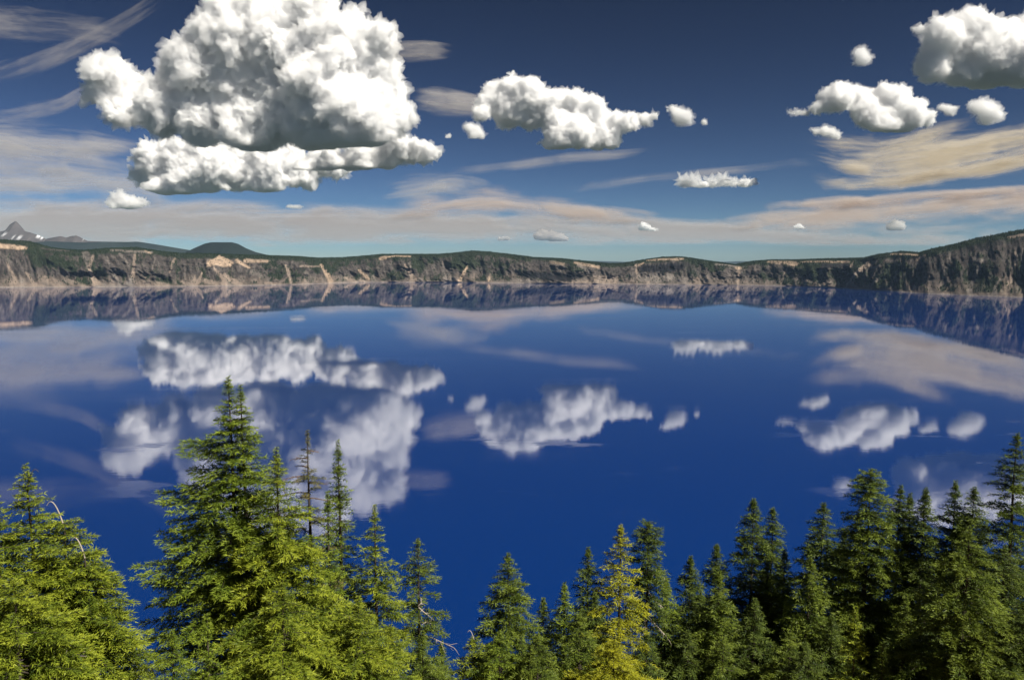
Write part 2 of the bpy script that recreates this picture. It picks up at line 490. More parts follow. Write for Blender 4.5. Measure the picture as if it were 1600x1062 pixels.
def build_rim():
    px = np.concatenate([np.linspace(-900, -60, 160, endpoint=False), np.arange(-60, 1660, 1.3), np.linspace(1660, 2600, 200)])
    n = len(px)
    xs, ys = shore_at(px)
    ds = np.hypot(xs, ys)
    ux, uy = xs / ds, ys / ds
    skyp = np.interp(px, kx, ky) + 1.2
    a, b = ray(px, skyp)
    el = b / np.hypot(a, 1)
    Z = np.full(n, 230.0)
    for _ in range(12):
        run = 1.35 * Z + 60
        Z = np.maximum(CAM_H + el * (ds + run), 60)
    run = 1.35 * Z + 60
    # rows: under water, wall, rounded top, back slope
    v = np.concatenate([[-0.12], np.linspace(0, 1, 74), 1 + np.array([0.02, 0.05, 0.10, 0.18, 0.3, 0.5, 0.8, 1.3, 2.2, 4, 8, 20])])
    nv = len(v)
    vw = np.clip(v, 0, 1)
    rf = np.interp(vw, [0, .3, .42, .72, .82, .93, 1], [0, .36, .43, .66, .78, .88, 1])
    rf = np.where(v < 0, v * 1.2, np.where(v > 1, 1 + (v - 1) * 2.0, rf))
    hf = np.where(v > 1, 1 - 0.03 * (v - 1) - 0.02 * (v - 1) ** 1.3, v)
    D = ds[:, None] + run[:, None] * rf[None, :]
    H = Z[:, None] * hf[None, :]
    H = np.where(v[None, :] > 1, np.maximum(H, -420), H)
    arc = np.concatenate([[0], np.cumsum(np.hypot(np.diff(xs), np.diff(ys)))])
    A = np.repeat(arc[:, None], nv, 1)
    VV = np.repeat(v[None, :], n, 0)
    slant = np.repeat(fbm(np.stack([arc / 1500, 0 * arc, 0 * arc + 77], -1), 2)[:, None], nv, 1) * 2.2
    amp = np.repeat(sm(-0.35, 0.45, fbm(np.stack([arc / 1100, 0 * arc, 0 * arc + 99], -1), 2))[:, None], nv, 1) * 1.3 + 0.35
    q = np.stack([A / 460 + slant * VV, VV * 0.9 + A / 2500, 0 * A], -1).reshape(-1, 3)
    rid = fbm(q, 4, 0.55, 'ridge').reshape(n, nv)
    q2 = np.stack([A / 95 + VV * 0.8, VV * 1.1, 0 * A + 3], -1).reshape(-1, 3)
    fine = fbm(q2, 4, 0.6).reshape(n, nv)
    env = np.sin(np.pi * np.clip(VV, 0, 1)) ** 0.7
    D = D - (rid - 0.2) * 170 * env * amp - fine * 95 * env
    H = H + fine * 14 * env
    back = np.clip(VV - 1.05, 0, 1) * 40
    H = H + back * fbm(np.stack([A / 900, VV, 0 * A + 9], -1).reshape(-1, 3), 3).reshape(n, nv)
    P = np.stack([ux[:, None] * D, uy[:, None] * D, H], -1)

    # colours of the rock, the scree and the wooded ground
    imy = np.interp(px, sx, sy)[:, None] + (np.interp(px, kx, ky) - np.interp(px, sx, sy))[:, None] * np.clip(VV, 0, 1.05)
    imx = np.repeat(px[:, None], nv, 1)
    qn = np.stack([A / 130, VV * 2.3, 0 * A + 5], -1).reshape(-1, 3)
    nn = fbm(qn, 5, 0.6).reshape(n, nv)
    qs = np.stack([A / 30 + VV * 1.5 + slant * 9 * VV, VV * 2.6, 0 * A + 11], -1).reshape(-1, 3)
    streak = fbm(qs, 4, 0.6).reshape(n, nv)
    qb = np.stack([A / 900, VV * 0.8, 0 * A + 21], -1).reshape(-1, 3)
    big = fbm(qb, 3).reshape(n, nv)
    speck = fbm(np.stack([A / 45 + VV, VV * 5.5, 0 * A + 31], -1).reshape(-1, 3), 4, 0.65).reshape(n, nv)
    strata = fbm(np.stack([A / 700, VV * 13 + 0.5 * nn, 0 * A + 41], -1).reshape(-1, 3), 2).reshape(n, nv) * sm(.35, .6, VV)
    wood_bias = np.interp(imx, [-900, 0, 90, 170, 240, 300, 330, 400, 440, 540, 580, 660, 720, 790, 830, 960, 985, 1060, 1110, 1150, 1300, 1420, 1600, 2600],
                          [-.02, .0, .06, .08, .08, .02, -.16, -.10, .02, .10, .10, .12, .14, .08, -.10, -.10, -.14, -.10, .10, .06, .05, .04, -.01, .0])
    right_shade = sm(1330, 1480, imx)
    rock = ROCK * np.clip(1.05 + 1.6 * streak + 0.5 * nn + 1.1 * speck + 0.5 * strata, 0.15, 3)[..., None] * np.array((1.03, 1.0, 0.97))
    rock = rock * (1 - 0.25 * right_shade)[..., None]  # shade of the right-hand wall painted into its rock colour
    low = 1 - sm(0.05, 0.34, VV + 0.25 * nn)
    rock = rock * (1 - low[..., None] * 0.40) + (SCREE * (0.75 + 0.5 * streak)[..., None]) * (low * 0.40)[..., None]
    fm = sm(-0.02, 0.14, nn * 0.6 + big * 0.75 + 0.35 * speck + 0.20 * streak - 0.03 + wood_bias)
    fm = np.maximum(fm, sm(0.80, 0.90, VV + 0.14 * nn + 0.10 * big))
    fm *= sm(0.03, 0.08, VV)
    stroke_any = np.zeros((n, nv))
    rf_ = np.random.default_rng(17)
    for q_ in range(90):                        # talus cones standing along the shore
        c0, wd_, ht_ = rf_.uniform(-40, 1640), rf_.uniform(4, 15), rf_.uniform(0.12, 0.42)
        lo, hi = np.searchsorted(px, c0 - 30), np.searchsorted(px, c0 + 30)
        k = 1 - sm(0.5, 1.1, np.abs(imx[lo:hi] - c0 + 6 * rf_.normal() * VV[lo:hi]) / (wd_ * np.clip(1 - VV[lo:hi] / ht_, 0.001, 1)) + 0.5 * streak[lo:hi] + .3 * speck[lo:hi])
        k = k * rf_.uniform(.2, .7)
        cc_ = SCREE * rf_.uniform(.55, 1) if q_ % 2 else GREY
        rock[lo:hi] = rock[lo:hi] * (1 - k)[..., None] + cc_ * (1 + 0.6 * streak[lo:hi])[..., None] * k[..., None]
        stroke_any[lo:hi] = np.maximum(stroke_any[lo:hi], k * .8)
    wobx, woby = streak * 3.5 + nn * 3, nn * 2.0
    X, Y = imx + wobx, imy + woby
    base = rock.copy()
    for (x0, y0, x1, y1, w0, w1, colr, st) in STROKES:
        lo = np.searchsorted(px, min(x0, x1) - 30)
        hi = np.searchsorted(px, max(x0, x1) + 30)
        Xs, Ys = X[lo:hi], Y[lo:hi]
        dx, dy = x1 - x0, y1 - y0
        L2 = dx * dx + dy * dy + 1e-9
        t = np.clip(((Xs - x0) * dx + (Ys - y0) * dy) / L2, 0, 1)
        d = np.hypot(Xs - x0 - t * dx, Ys - y0 - t * dy)
        wd = w0 + (w1 - w0) * t
        k = st * (1 - sm(0.45, 1.25, d / wd + 0.6 * streak[lo:hi] + 0.2 * nn[lo:hi]))
        base[lo:hi] = base[lo:hi] * (1 - k)[..., None] + colr * (0.9 + 0.55 * streak[lo:hi])[..., None] * k[..., None]
        stroke_any[lo:hi] = np.maximum(stroke_any[lo:hi], k)
    fm = fm * (1 - 0.95 * np.clip(stroke_any * 1.2, 0, 1))
    fm = np.where(VV > 1.0, np.maximum(fm, 0.9), fm)
    col = base * (1 - fm * 0.85)[..., None] + FOREST * 1.0 * (fm * 0.85)[..., None]
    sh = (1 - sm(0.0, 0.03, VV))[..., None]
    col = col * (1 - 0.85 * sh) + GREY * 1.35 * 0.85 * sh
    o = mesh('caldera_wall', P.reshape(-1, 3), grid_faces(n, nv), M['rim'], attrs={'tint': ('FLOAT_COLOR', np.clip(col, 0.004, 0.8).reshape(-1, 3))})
    tag(o, 'far caldera wall of dark crags, pale scree chutes and forest', 'cliff', kind='structure')

    # the wood on the wall and the plateau: far too many trees to count
    rg = np.random.default_rng(5)
    N = 58000
    fi = rg.uniform(0, n - 1.001, N * 3)
    vj = rg.choice(nv - 1, N * 3, p=(lambda q_: q_ / q_.sum())(np.where((v[:-1] > 0.03) & (v[:-1] < 1.6), np.diff(rf) + 0.004, 0)))
    fj = vj + rg.uniform(0, 1, N * 3)
    i0 = fi.astype(int)
    j0 = np.minimum(fj.astype(int), nv - 2)
    keep = (np.maximum(fm, 0.22 * (VV > 0.08))[i0, j0] > rg.uniform(0.12, 0.95, len(i0))) & (px[i0] > -130) & (px[i0] < 1730)
    i0, j0, fi, fj = i0[keep][:N], j0[keep][:N], fi[keep][:N], fj[keep][:N]
    tu, tv = (fi - i0)[:, None], (fj - j0)[:, None]
    B = (P[i0, j0] * (1 - tu) + P[i0 + 1, j0] * tu) * (1 - tv) + (P[i0, j0 + 1] * (1 - tu) + P[i0 + 1, j0 + 1] * tu) * tv
    k = len(B)
    hh = rg.uniform(8, 19, k) * np.where(rg.uniform(size=k) < .1, 1.25, 1)
    rr = hh * rg.uniform(0.16, 0.26, k)
    ang = rg.uniform(0, 6.28, k)
    T = []
    for c_ in range(4):
        aa = ang + c_ * 2 * np.pi / 4
        T.append(B + np.stack([np.cos(aa) * rr, np.sin(aa) * rr, 0 * rr], 1))
    T.append(B + np.stack([0 * hh, 0 * hh, hh], 1))
    V = np.stack(T, 1).reshape(-1, 3)
    f = np.array([[c_, (c_ + 1) % 4, 4] for c_ in range(4)])
    Fc = (np.arange(k)[:, None, None] * 5 + f[None]).reshape(-1, 3)
    o = mesh('rim_forest', V, Fc, M['far_forest'], smooth=False)
    tag(o, 'dark conifer forest covering the far caldera rim', 'forest', kind='stuff')
    return P


build_rim()

# ------------------------------------------------------------------ land beyond and the far mountains
def build_far_land():
    r = np.concatenate([[0], np.geomspace(2500, 60000, 40)])
    th = np.linspace(0, 2 * np.pi, 160, endpoint=False)
    Rr, T = np.meshgrid(r, th, indexing='ij')
    x, y = np.sin(T) * Rr, np.cos(T) * Rr
    z = -430 + 60 * fbm(np.stack([x / 9000, y / 9000, 0 * x], -1).reshape(-1, 3), 3).reshape(x.shape)
    V = np.stack([x, y, z], -1).transpose(1, 0, 2).reshape(-1, 3)
    tag(mesh('plain', V, grid_faces(160, len(r), True), M['plain']), 'dark forested plain beyond the crater', 'plain', kind='structure')


build_far_land()


def mat_mountain(name, base0, base1, snow=False, lo=0, hi=1):
    m = NT(name)
    v = m.mapping()
    n = m.noise(v, 0.0012, 7, 0.65)
    c = m.mix(m.rng(n, 0.35, 0.65), base0, base1)
    if snow:
        s = m.attr('snow', 'Fac')
        c = m.mix(s, c, (0.80, 0.82, 0.86))
    p = m.n('ShaderNodeBsdfPrincipled', Roughness=0.95)
    p.inputs['Specular IOR Level'].default_value = 0.1
    m.set(p.inputs['Base Color'], c)
    b = m.n('ShaderNodeBump')
    b.inputs['Strength'].default_value = 0.6
    b.inputs['Distance'].default_value = 60
    m.t.links.new(n, b.inputs['Height'])
    m.set(p.inputs['Normal'], b.outputs[0])
    return m.surf(p.outputs[0])


def build_range(name, label, prof, Y, depth, mat, rough, patches=(), kind='structure', cat='mountain'):
    """A ridge whose crest follows prof (photograph points) at forward distance Y."""
    fx, fy = np.array(prof, float).T
    px = np.linspace(fx[0], fx[-1], int(min(260, (fx[-1] - fx[0]) * 1.2)))
    a, b = ray(px, np.interp(px, fx, fy))
    zc = CAM_H + b * Y
    nv = 41
    s = np.linspace(-1, 1, nv)
    PX, SS = np.meshgrid(px, s, indexing='ij')
    crest = zc[:, None] + 430
    x = a[:, None] * Y * (1 + 0 * SS)
    h = -430 + crest * (1 - np.abs(SS) ** 0.85) ** 1.15
    y = Y + depth * SS * np.ones_like(x)
    q = np.stack([x / rough, y / rough, 0 * x], -1).reshape(-1, 3)
    nn = fbm(q, 5, 0.55, 'ridge').reshape(x.shape)
    h = h + nn * 0.16 * crest * np.clip(np.abs(SS) * 5, 0, 1) * (1 - np.abs(SS))
    sn = np.zeros_like(x)
    imy = 0 * x
    ax, bz = x / y, (h - CAM_H) / y
    c_, s_ = math.cos(PITCH), math.sin(PITCH)
    fw = c_ - s_ * bz
    up = s_ + c_ * bz
    imx, imy = 800 + F * ax / fw, 531 - F * up / fw
    for (cx, cyy, rx, ry, st) in patches:
        d = np.hypot((imx - cx) / rx, (imy - cyy) / ry)
        sn = np.maximum(sn, st * (1 - sm(0.7, 1.15, d + 0.35 * nn)))
    V = np.stack([x, y, h], -1).reshape(-1, 3)
    o = mesh(name, V, grid_faces(len(px), nv), mat, attrs={'snow': ('FLOAT', sn.ravel())})
    tag(o, label, cat, kind=kind)


mm_peak = mat_mountain('bare_volcanic_peak', (0.055, 0.050, 0.052), (0.105, 0.092, 0.090), True)
mm_wood = mat_mountain('wooded_hill', (0.010, 0.016, 0.017), (0.019, 0.027, 0.023))
mm_far = mat_mountain('wooded_far_ridge', (0.016, 0.025, 0.027), (0.030, 0.040, 0.038))
build_range('snowy_peak', 'sharp grey volcanic peak with snow patches on its flanks', [(-140, 392), (-70, 383), (-20, 371), (0, 362), (8, 360), (15, 351), (21, 347), (25, 345.5), (29, 349), (34, 355), (38, 361), (47, 363),
            (56, 366), (66, 370), (80, 378), (110, 392)], 22000, 2600, mm_peak, 900,
            [(38, 364, 5, 2, 1), (60, 368.5, 5, 2, 1), (65, 371, 4, 1.6, 1), (57, 375, 3, 1.4, .9), (18, 371, 4, 2, 1), (6, 366, 3, 1.5, .5), (48, 372, 4, 1.6, .7), (30, 371, 5, 1.3, .5), (70, 374, 3, 1.2, .6)])
build_range('far_shoulder', 'blue grey far shoulder with small snow patches', [(60, 388), (72, 373), (85, 370.5), (95, 369), (104, 371), (112, 368.5), (120, 368.2), (128, 372), (137, 376.5), (160, 377.5), (175, 383), (200, 394)], 21500, 2000, mm_peak, 900,
            [(88, 373, 6, 1.0, .7), (130, 374.5, 2.2, 1.8, 1), (97, 371.5, 3, 1, .5), (112, 378.5, 7, .8, .5)])
build_range('far_ridge', 'long low blue forested ridge behind the rim', [(-40, 388), (30, 380), (75, 377), (130, 379), (160, 377.5), (200, 378), (215, 377.5), (245, 382), (280, 388), (310, 393), (360, 404), (420, 412)], 17000, 2500, mm_far, 1800)
build_range('wooded_volcano', 'dark flat topped wooded volcano cone behind the rim', [(270, 405), (290, 394), (305, 387), (320, 380.5), (330, 378.5), (362, 378.5), (372, 381), (385, 388), (400, 394), (430, 401), (480, 408), (520, 412)], 13000, 1500, mm_wood, 1500)
build_range('distant_hills', 'pale blue hills on the far horizon', [(820, 416), (870, 408.5), (920, 407.5), (960, 408.5), (1000, 409.5), (1100, 410), (1160, 408), (1200, 410), (1260, 413), (1320, 418)], 38000, 3500, mm_far, 4000)

# ------------------------------------------------------------------ the slope under the viewpoint
def ground_z(x, y):
    x = np.asarray(x, float)
    y = np.asarray(y, float)
    az = np.arctan2(x, np.maximum(y, 1.0))
    sl = 0.70 - 0.11 * sm(0.1, 0.32, az) - 0.05 * sm(-0.28, -0.5, az) - 0.04 * sm(0.35, 0.6, az)
    d = np.hypot(x, y)
    r = np.where(y > 0, d, 0)
    side = sm(-8, 8, y)
    z = -1.75 - sl * np.maximum(r - 3, 0) * side
    z = z - 0.12 * np.maximum(r - 140, 0) * side
    return CAM_H + np.maximum(z, -CAM_H - 30)


def build_slope():
    gx = np.concatenate([-np.geomspace(4000, 160, 20), np.linspace(-150, 150, 121), np.geomspace(160, 4000, 20)])
    gy = np.concatenate([-np.geomspace(4000, 20, 20), np.linspace(-15, 160, 88), np.geomspace(165, 900, 30)])
    X, Y = np.meshgrid(gx, gy, indexing='ij')
    Z = ground_z(X, Y)
    q = np.stack([X / 9, Y / 9, 0 * X], -1).reshape(-1, 3)
    Z = Z + fbm(q, 4).reshape(X.shape) * 0.7 * sm(3, 15, np.hypot(X, Y))
    V = np.stack([X, Y, Z], -1).reshape(-1, 3)
    o = mesh('rim_slope', V, grid_faces(len(gx), len(gy)), M['soil'])
    tag(o, 'steep pumice slope below the viewpoint', 'slope', kind='structure')


build_slope()

# ------------------------------------------------------------------ conifers
def tube(P, Rd, sides=7):
    P = np.asarray(P, float)
    k = len(P)
    T = np.gradient(P, axis=0)
    T /= np.linalg.norm(T, axis=1)[:, None] + 1e-9
    ref = np.where(np.abs(T[:, 2:3]) > 0.9, np.array([[1.0, 0, 0]]), np.array([[0, 0, 1.0]]))
    U = np.cross(T, ref)
    U /= np.linalg.norm(U, axis=1)[:, None] + 1e-9
    W = np.cross(T, U)
    a = np.linspace(0, 2 * np.pi, sides, endpoint=False)
    V = P[:, None] + (np.cos(a)[None, :, None] * U[:, None] + np.sin(a)[None, :, None] * W[:, None]) * np.asarray(Rd)[:, None, None]
    Fc = grid_faces(k, sides)
    j = np.arange(k - 1)
    wrap = np.stack([j * sides + sides - 1, (j + 1) * sides + sides - 1, (j + 1) * sides, j * sides], 1)
    return V.reshape(-1, 3), np.concatenate([Fc, wrap])


def join(parts):
    V, Fs, o = [], [], 0
    for v, f in parts:
        V.append(v)
        Fs.append(f + o)
        o += len(v)
    return np.concatenate(V), np.concatenate(Fs)


class Tree:
    def __init__(s, seed, H, tvis, a, p=0.85, rmax=5.5, dens=9.0, hook=0.0, hookdir=0.0, lean=0.0, ragged=0.3, droop=0.22, up=0.35,
                 bs=1.0, twin=None, extra=(), bare=0.0, thin=1.0, flat_top=0.0, tone=0.0, cut=0.0):
        """H height; tvis depth below the tip that the view shows; crown radius a * t ** p at depth t; bs blade scale."""
        rg = np.random.default_rng(seed)
        s.rg = rg
        s.bare = bare
        wood, blades, tones = [], [], []
        s.wood, s.blades, s.tones = wood, blades, tones

        def trunk_xy(z):
            return lean * (z / H) ** 2 * H * 0.2, 0.06 * math.sin(z * 0.7 + seed)
        zs = np.linspace(0, H, 30)
        Pt = np.stack([[trunk_xy(z)[0], trunk_xy(z)[1], z] for z in zs])
        r0 = 0.010 * H + 0.03
        rad = r0 * (1 - zs / H) ** 0.95 + 0.014
        if hook > 0:                      # the nodding leader
            Pt = Pt[zs < H - hook * 0.9]
            rad = rad[:len(Pt)]
            top = Pt[-1].copy()
            u = np.linspace(0.12, 1, 10)
            hx = np.array([math.cos(hookdir), math.sin(hookdir), 0])
            arc = top + np.outer(np.sin(u * 2.5) * 0.15 + u ** 2 * 0.42, hx) * hook + np.outer(np.sin(np.minimum(u * 2.1, 2.4)) * 0.9, [0, 0, 1]) * hook
            Pt = np.concatenate([Pt, arc])
            rad = np.concatenate([rad, np.linspace(rad[-1], 0.012, 10)])
        s.leader = None
        if hook > 0:
            s.leader = tube(Pt[-11:], np.maximum(rad[-11:], 0.016), 6)
            Pt, rad = Pt[:-10], rad[:-10]
        wood.append(tube(Pt, rad, 8))
        s.Pt = Pt

        def xy_at(z):
            i = min(int(z / H * 29), len(Pt) - 1)
            return Pt[i, :2]

        # branches from the tip down
        t, az = 0.15 + bare, rg.uniform(0, 6.28)
        gap_next = rg.uniform(1.0, 2.2)
        while t < H * 0.93:
            dn = 1.38 * dens * (1 + 1.3 * math.exp(-t / 2.5)) if t < tvis else dens * 0.15
            t += rg.exponential(1.0 / dn) 
            if t > gap_next:              # the layered look: a thin gap every so often
                t += rg.uniform(0.08, 0.28) * min(1.6, 0.5 + 0.2 * t)
                gap_next = t + rg.uniform(0.4, 1.3)
            az += 2.399 + rg.normal() * 0.5
            rr = min(rmax, 1.15 * a * (t + flat_top) ** p) * min(1.0, 0.62 + 0.16 * t + flat_top)
            L = rr * (1 - ragged * rg.uniform(0, 1) ** 1.3) * (1.18 if rg.uniform() < 0.10 else 1.0)
            if L < 0.12:
                continue
            if rg.uniform() > thin:
                continue
            k = min(t / (0.55 * H), 1.0)
            el = up * (1 - k) ** 1.5 - 0.10 * k + rg.normal() * 0.10
            s.branch((*xy_at(H - t), H - t), az, L, el, droop * rg.uniform(0.6, 1.4), bs * min(1.0, 0.50 + 0.17 * t), 1.0 if t < tvis + 2 else 1.7, tone + rg.normal() * 0.10)
        for (tt, az_, L_, el_) in extra:
            for q in range(4):
                s.branch((*xy_at(H - tt), H - tt - q * 0.12), az_ + (q - 1.5) * 0.10, L_ * (1 - 0.10 * q), el_ - 0.02 * q, 0.10, bs, 1.0, tone + 0.05)
        # leader tuft
        if bare <= 0:
            for q in range(12):
                s.branch((*xy_at(H - 0.02 - q * 0.07), H - 0.02 - q * 0.07), q * 2.4, 0.06 + 0.012 * q, 1.0, 0.2, bs * .5, 1.0, tone + 0.1)
        s.twin = twin

    def branch(s, base, az, L, el, droop, bs, coarse, tone):
        rg = s.rg
        base = np.array(base)
        h = np.array([math.cos(az), math.sin(az), 0])
        side = np.array([-h[1], h[0], 0])
        ks = np.linspace(0, 1, 4)
        ce, se = math.cos(el), math.sin(el)
        bend = rg.normal() * 0.12

        def axis(u):
            u = np.asarray(u)[..., None]
            return base + h * (u * L * ce) + side * (bend * u * u * L) + np.array([0, 0, 1.0]) * (u * L * se - droop * L * u ** 2 + 0.10 * droop * L * u ** 4)
        if L > 0.3:
            s.wood.append(tube(axis(ks), np.linspace(0.010 + 0.008 * L, 0.005, 4), 3))
        # side sprays
        step = 0.135 * bs * coarse
        nb = max(3, int(L * 0.94 / step))
        u = np.linspace(0.06 if L < 1.2 else 0.14, 1.0, nb) + rg.normal(size=nb) * 0.01
        u = np.clip(u, 0, 1)
        wmax = np.clip(0.42 * L, 0.15, 1.0)
        env = (1.02 - u) ** 0.55 * np.clip(u + 0.30, 0, 1) ** 0.6
        start = axis(u)
        for sg in (1, -1, 0):
            if sg == 0:                    # sprays on top of the axis keep it from reading as a flat comb
                m_ = rg.uniform(size=nb) < 0.75
            else:
                m_ = np.ones(nb, bool)
            st = start[m_]
            uu = u[m_]
            k = len(st)
            if k == 0:
                continue
            ln = wmax * env[m_] * rg.uniform(0.55, 1.15, k)
            if sg == 0:
                ln *= 0.55
            yaw = (rg.uniform(0.5, 1.1, k) * sg) if sg else rg.normal(size=k) * 0.5
            pitch = rg.normal(size=k) * 0.16 - 0.05 + (0.45 if sg == 0 else 0)
            dirs = (np.cos(yaw) * np.cos(pitch))[:, None] * h + (np.sin(yaw) * np.cos(pitch))[:, None] * side + np.sin(pitch)[:, None] * np.array([0, 0, 1.0])
            nbl = max(2, int(np.ceil(ln.max() / (0.092 * bs * coarse))))
            q = (np.arange(nbl)[None, :] + rg.uniform(0, 1, (k, nbl))) / nbl
            ok = (np.arange(nbl)[None, :] / nbl * ln.max() < ln[:, None] * 1.0)
            pos = st[:, None] + dirs[:, None] * (q * ln.max())[..., None]
            pos[..., 2] -= 0.55 * (q * ln.max()) ** 2
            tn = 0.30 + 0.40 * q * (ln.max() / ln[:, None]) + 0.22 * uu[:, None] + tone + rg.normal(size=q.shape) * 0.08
            for lr in (1, -1):
                ya = rg.uniform(0.15, 0.95, (k, nbl)) * lr
                perp = np.cross(dirs, np.array([0, 0, 1.0]))
                perp /= np.linalg.norm(perp, axis=1)[:, None] + 1e-9
                d = dirs[:, None] * np.cos(ya)[..., None] + perp[:, None] * np.sin(ya)[..., None]
                d[..., 2] += rg.normal(size=(k, nbl)) * 0.28 - 0.10
                d /= np.linalg.norm(d, axis=-1)[..., None]
                bl = rg.uniform(0.15, 0.30, (k, nbl)) * bs
                nrm = rg.normal(size=(k, nbl, 3)) * 0.55 + np.array([0, 0, 1.0])
                wv = np.cross(d, nrm)
                wv /= np.linalg.norm(wv, axis=-1)[..., None] + 1e-9
                wdt = rg.uniform(0.019, 0.031, (k, nbl)) * bs * (coarse ** 0.5)
                tip = pos + d * bl[..., None]
                mid = pos + d * (bl * 0.12)[..., None]
                tri = np.stack([mid - wv * wdt[..., None], mid + wv * wdt[..., None], tip], 2)[ok]
                s.blades.append(tri.reshape(-1, 3))
                s.tones.append(np.repeat(tn[ok], 3))

    def emit(s, root, needles, bark=None, wood_extra=None):
        V, Fc = join(s.wood)
        t = mesh('trunk', V, Fc, bark or M['bark'], root)
        if s.leader:
            mesh('leader', *s.leader, M['dead_wood'] if s.bare > .4 else (bark or M['bark']), root)
        V = np.concatenate(s.blades)
        c = mesh('crown', V, np.arange(len(V)).reshape(-1, 3), needles, root, smooth=False, attrs={'tone': ('FLOAT', np.concatenate(s.tones))})
        return t, c


TRI = [0]


def plant(px, py, D, needles, label, name='hemlock_tree', cat='tree', group='conifers on the near rim slope', seed=None, w=None, dx=0, dead=(), **kw):
    """px, py the tip of the tree in the photograph, D its forward distance; w = (pixels below the tip, half width in pixels there)."""
    tip = at(px, py, D)
    m = D / F * 1.02
    gz = float(ground_z(tip.x, tip.y)) - 0.15
    H = tip.z - gz
    p = kw.pop('p', 0.85)
    a = (w[1] * m) / ((w[0] * m) ** p)
    tvis = (1062 - py) * m * 1.12 + 2.0
    root = bpy.data.objects.new(name, None)
    root.empty_display_size = 0.5
    C.objects.link(root)
    root.location = (tip.x, tip.y, gz)
    tag(root, label, cat, group)
    tr = Tree(seed if seed is not None else int(px * 7 + py), H, tvis, a, p, bs=kw.pop('bs', max(1.03, D / 39)), **kw)
    t, c = tr.emit(root, M[needles])
    TRI[0] += len(c.data.polygons) + len(t.data.polygons) * 2
    return root, tr, H, m


def bare_limbs(root, H, m, limbs, mat, name='bare_branch', seed=1):
    """Dead limbs: (depth below the tip m, azimuth, length, elevation)."""
    rg = np.random.default_rng(seed)
    for (t, az, L, el) in limbs:
        u = np.linspace(0, 1, 9)[:, None]
        h = np.array([math.cos(az), math.sin(az), 0])
        sd_ = np.array([-h[1], h[0], 0])
        P = np.array([0, 0, H - t]) + h * (u * L * math.cos(el)) + np.array([0, 0, 1.0]) * (u * L * math.sin(el) - 0.25 * L * u ** 2) + sd_ * (np.sin(u * 4 + rg.uniform(0, 6)) * 0.06 * L)
        parts = [tube(P, np.linspace(0.045, 0.014, 9), 5)]
        for q in range(int(3 + L * 3)):
            i = rg.integers(2, 9)
            d = h * rg.uniform(0.2, 1) + sd_ * rg.normal() * 0.8 + np.array([0, 0, rg.normal() * 0.5 - 0.3])
            d /= np.linalg.norm(d)
            l = L * rg.uniform(0.12, 0.3)
            uu = np.linspace(0, 1, 4)[:, None]
            parts.append(tube(P[i] + d * uu * l + np.array([0, 0, -0.2]) * (uu * l) ** 2, np.linspace(0.018, 0.008, 4), 4))
        V, Fc = join(parts)
        mesh(name, V, Fc, mat, root)


PI = math.pi
T1 = plant(41, 724, 34, 'bright', 'yellowish hemlock with a hooked drooping tip at the left edge', w=(150, 62), hook=1.0, hookdir=0.2, ragged=.45, dens=8, p=.7)
T2 = plant(-8, 768, 33, 'bright', 'hemlock cut off by the left edge of the photo, left of the hook tipped one', w=(150, 70), dens=8, p=.75)
T3 = plant(97, 776, 35, 'bright', 'broad hemlock with a long bare bent leader arching left, right of the hook tipped one', w=(170, 75), hook=1.5, hookdir=PI, bare=1.1, dens=10, p=.8)
T4 = plant(131, 826, 34.5, 'bright', 'low hemlock with a short bare crooked leader on the right side of the left clump', w=(150, 62), hook=1.1, hookdir=PI, bare=0.9, dens=10, p=.75)
T4b = plant(20, 905, 30, 'bright', 'dense low hemlock filling the bottom left corner', w=(110, 95), dens=9, p=.65, rmax=4)
T5 = plant(357, 588, 38, 'green', 'tallest hemlock of the photo with long tiered branches reaching left', w=(210, 66), p=.74, rmax=4.0, ragged=.5, dens=8, droop=.16,
           extra=[(3.5, PI, 2.9, .10), (4.8, PI * 1.02, 2.3, .08), (5.5, PI * .97, 2.7, .02), (6.3, PI * .99, 4.5, .10), (7.3, PI * 1.03, 3.5, .0), (8.2, PI * .98, 4.4, .05), (9.0, PI * 1.02, 4.0, .0), (9.7, PI, 5.5, .04), (10.6, PI * 1.02, 5.0, .0), (11.5, PI * .98, 5.3, .0), (12.6, PI * 1.03, 5.4, -.03), (13.6, PI, 5.6, -.03), (7.0, -.9, 3.4, .02), (9.2, -1.3, 4.2, -.02), (11.2, -1.8, 4.4, -.03), (12.0, -.7, 4.6, -.03)])
T5b = plant(376, 601, 38.2, 'green', 'slim second spire close against the tallest hemlock', w=(90, 24), p=.8, rmax=2.2, dens=9)
T6 = plant(431, 699, 36, 'bright', 'bright full hemlock with a thin pointed top, right of the tallest one', w=(220, 88), p=.95, rmax=4.2, dens=11, ragged=.35)
T7 = plant(480, 672, 42, 'brown', 'dying hemlock with a sparse brown top and bare limbs', name='dying_hemlock', w=(200, 44), p=.6, thin=.45, ragged=.6, dens=9, bs=.9)
T8 = plant(511, 768, 41, 'green', 'dark slim hemlock squeezed between the brown topped one and the narrow spire', w=(200, 34), p=.8, dens=10)
T9 = plant(528, 687, 46, 'olive', 'tall very narrow spire hemlock right of the brown topped one', w=(200, 30), p=.75, dens=10, ragged=.35, rmax=2.6)
T10 = plant(585, 789, 45, 'bright', 'pointed hemlock with open tiers standing alone right of the narrow spire', w=(190, 52), p=.85, dens=7, ragged=.5)
T11 = plant(653, 840, 47, 'olive', 'open crowned hemlock with its trunk showing, beside the gap of open water', w=(80, 36), p=.6, dens=6, thin=.85, ragged=.5, rmax=2.2)
T12 = plant(560, 930, 36, 'bright', 'bright low hemlock in front of the pointed tier tree, at the bottom edge', w=(110, 62), p=.75, dens=9)
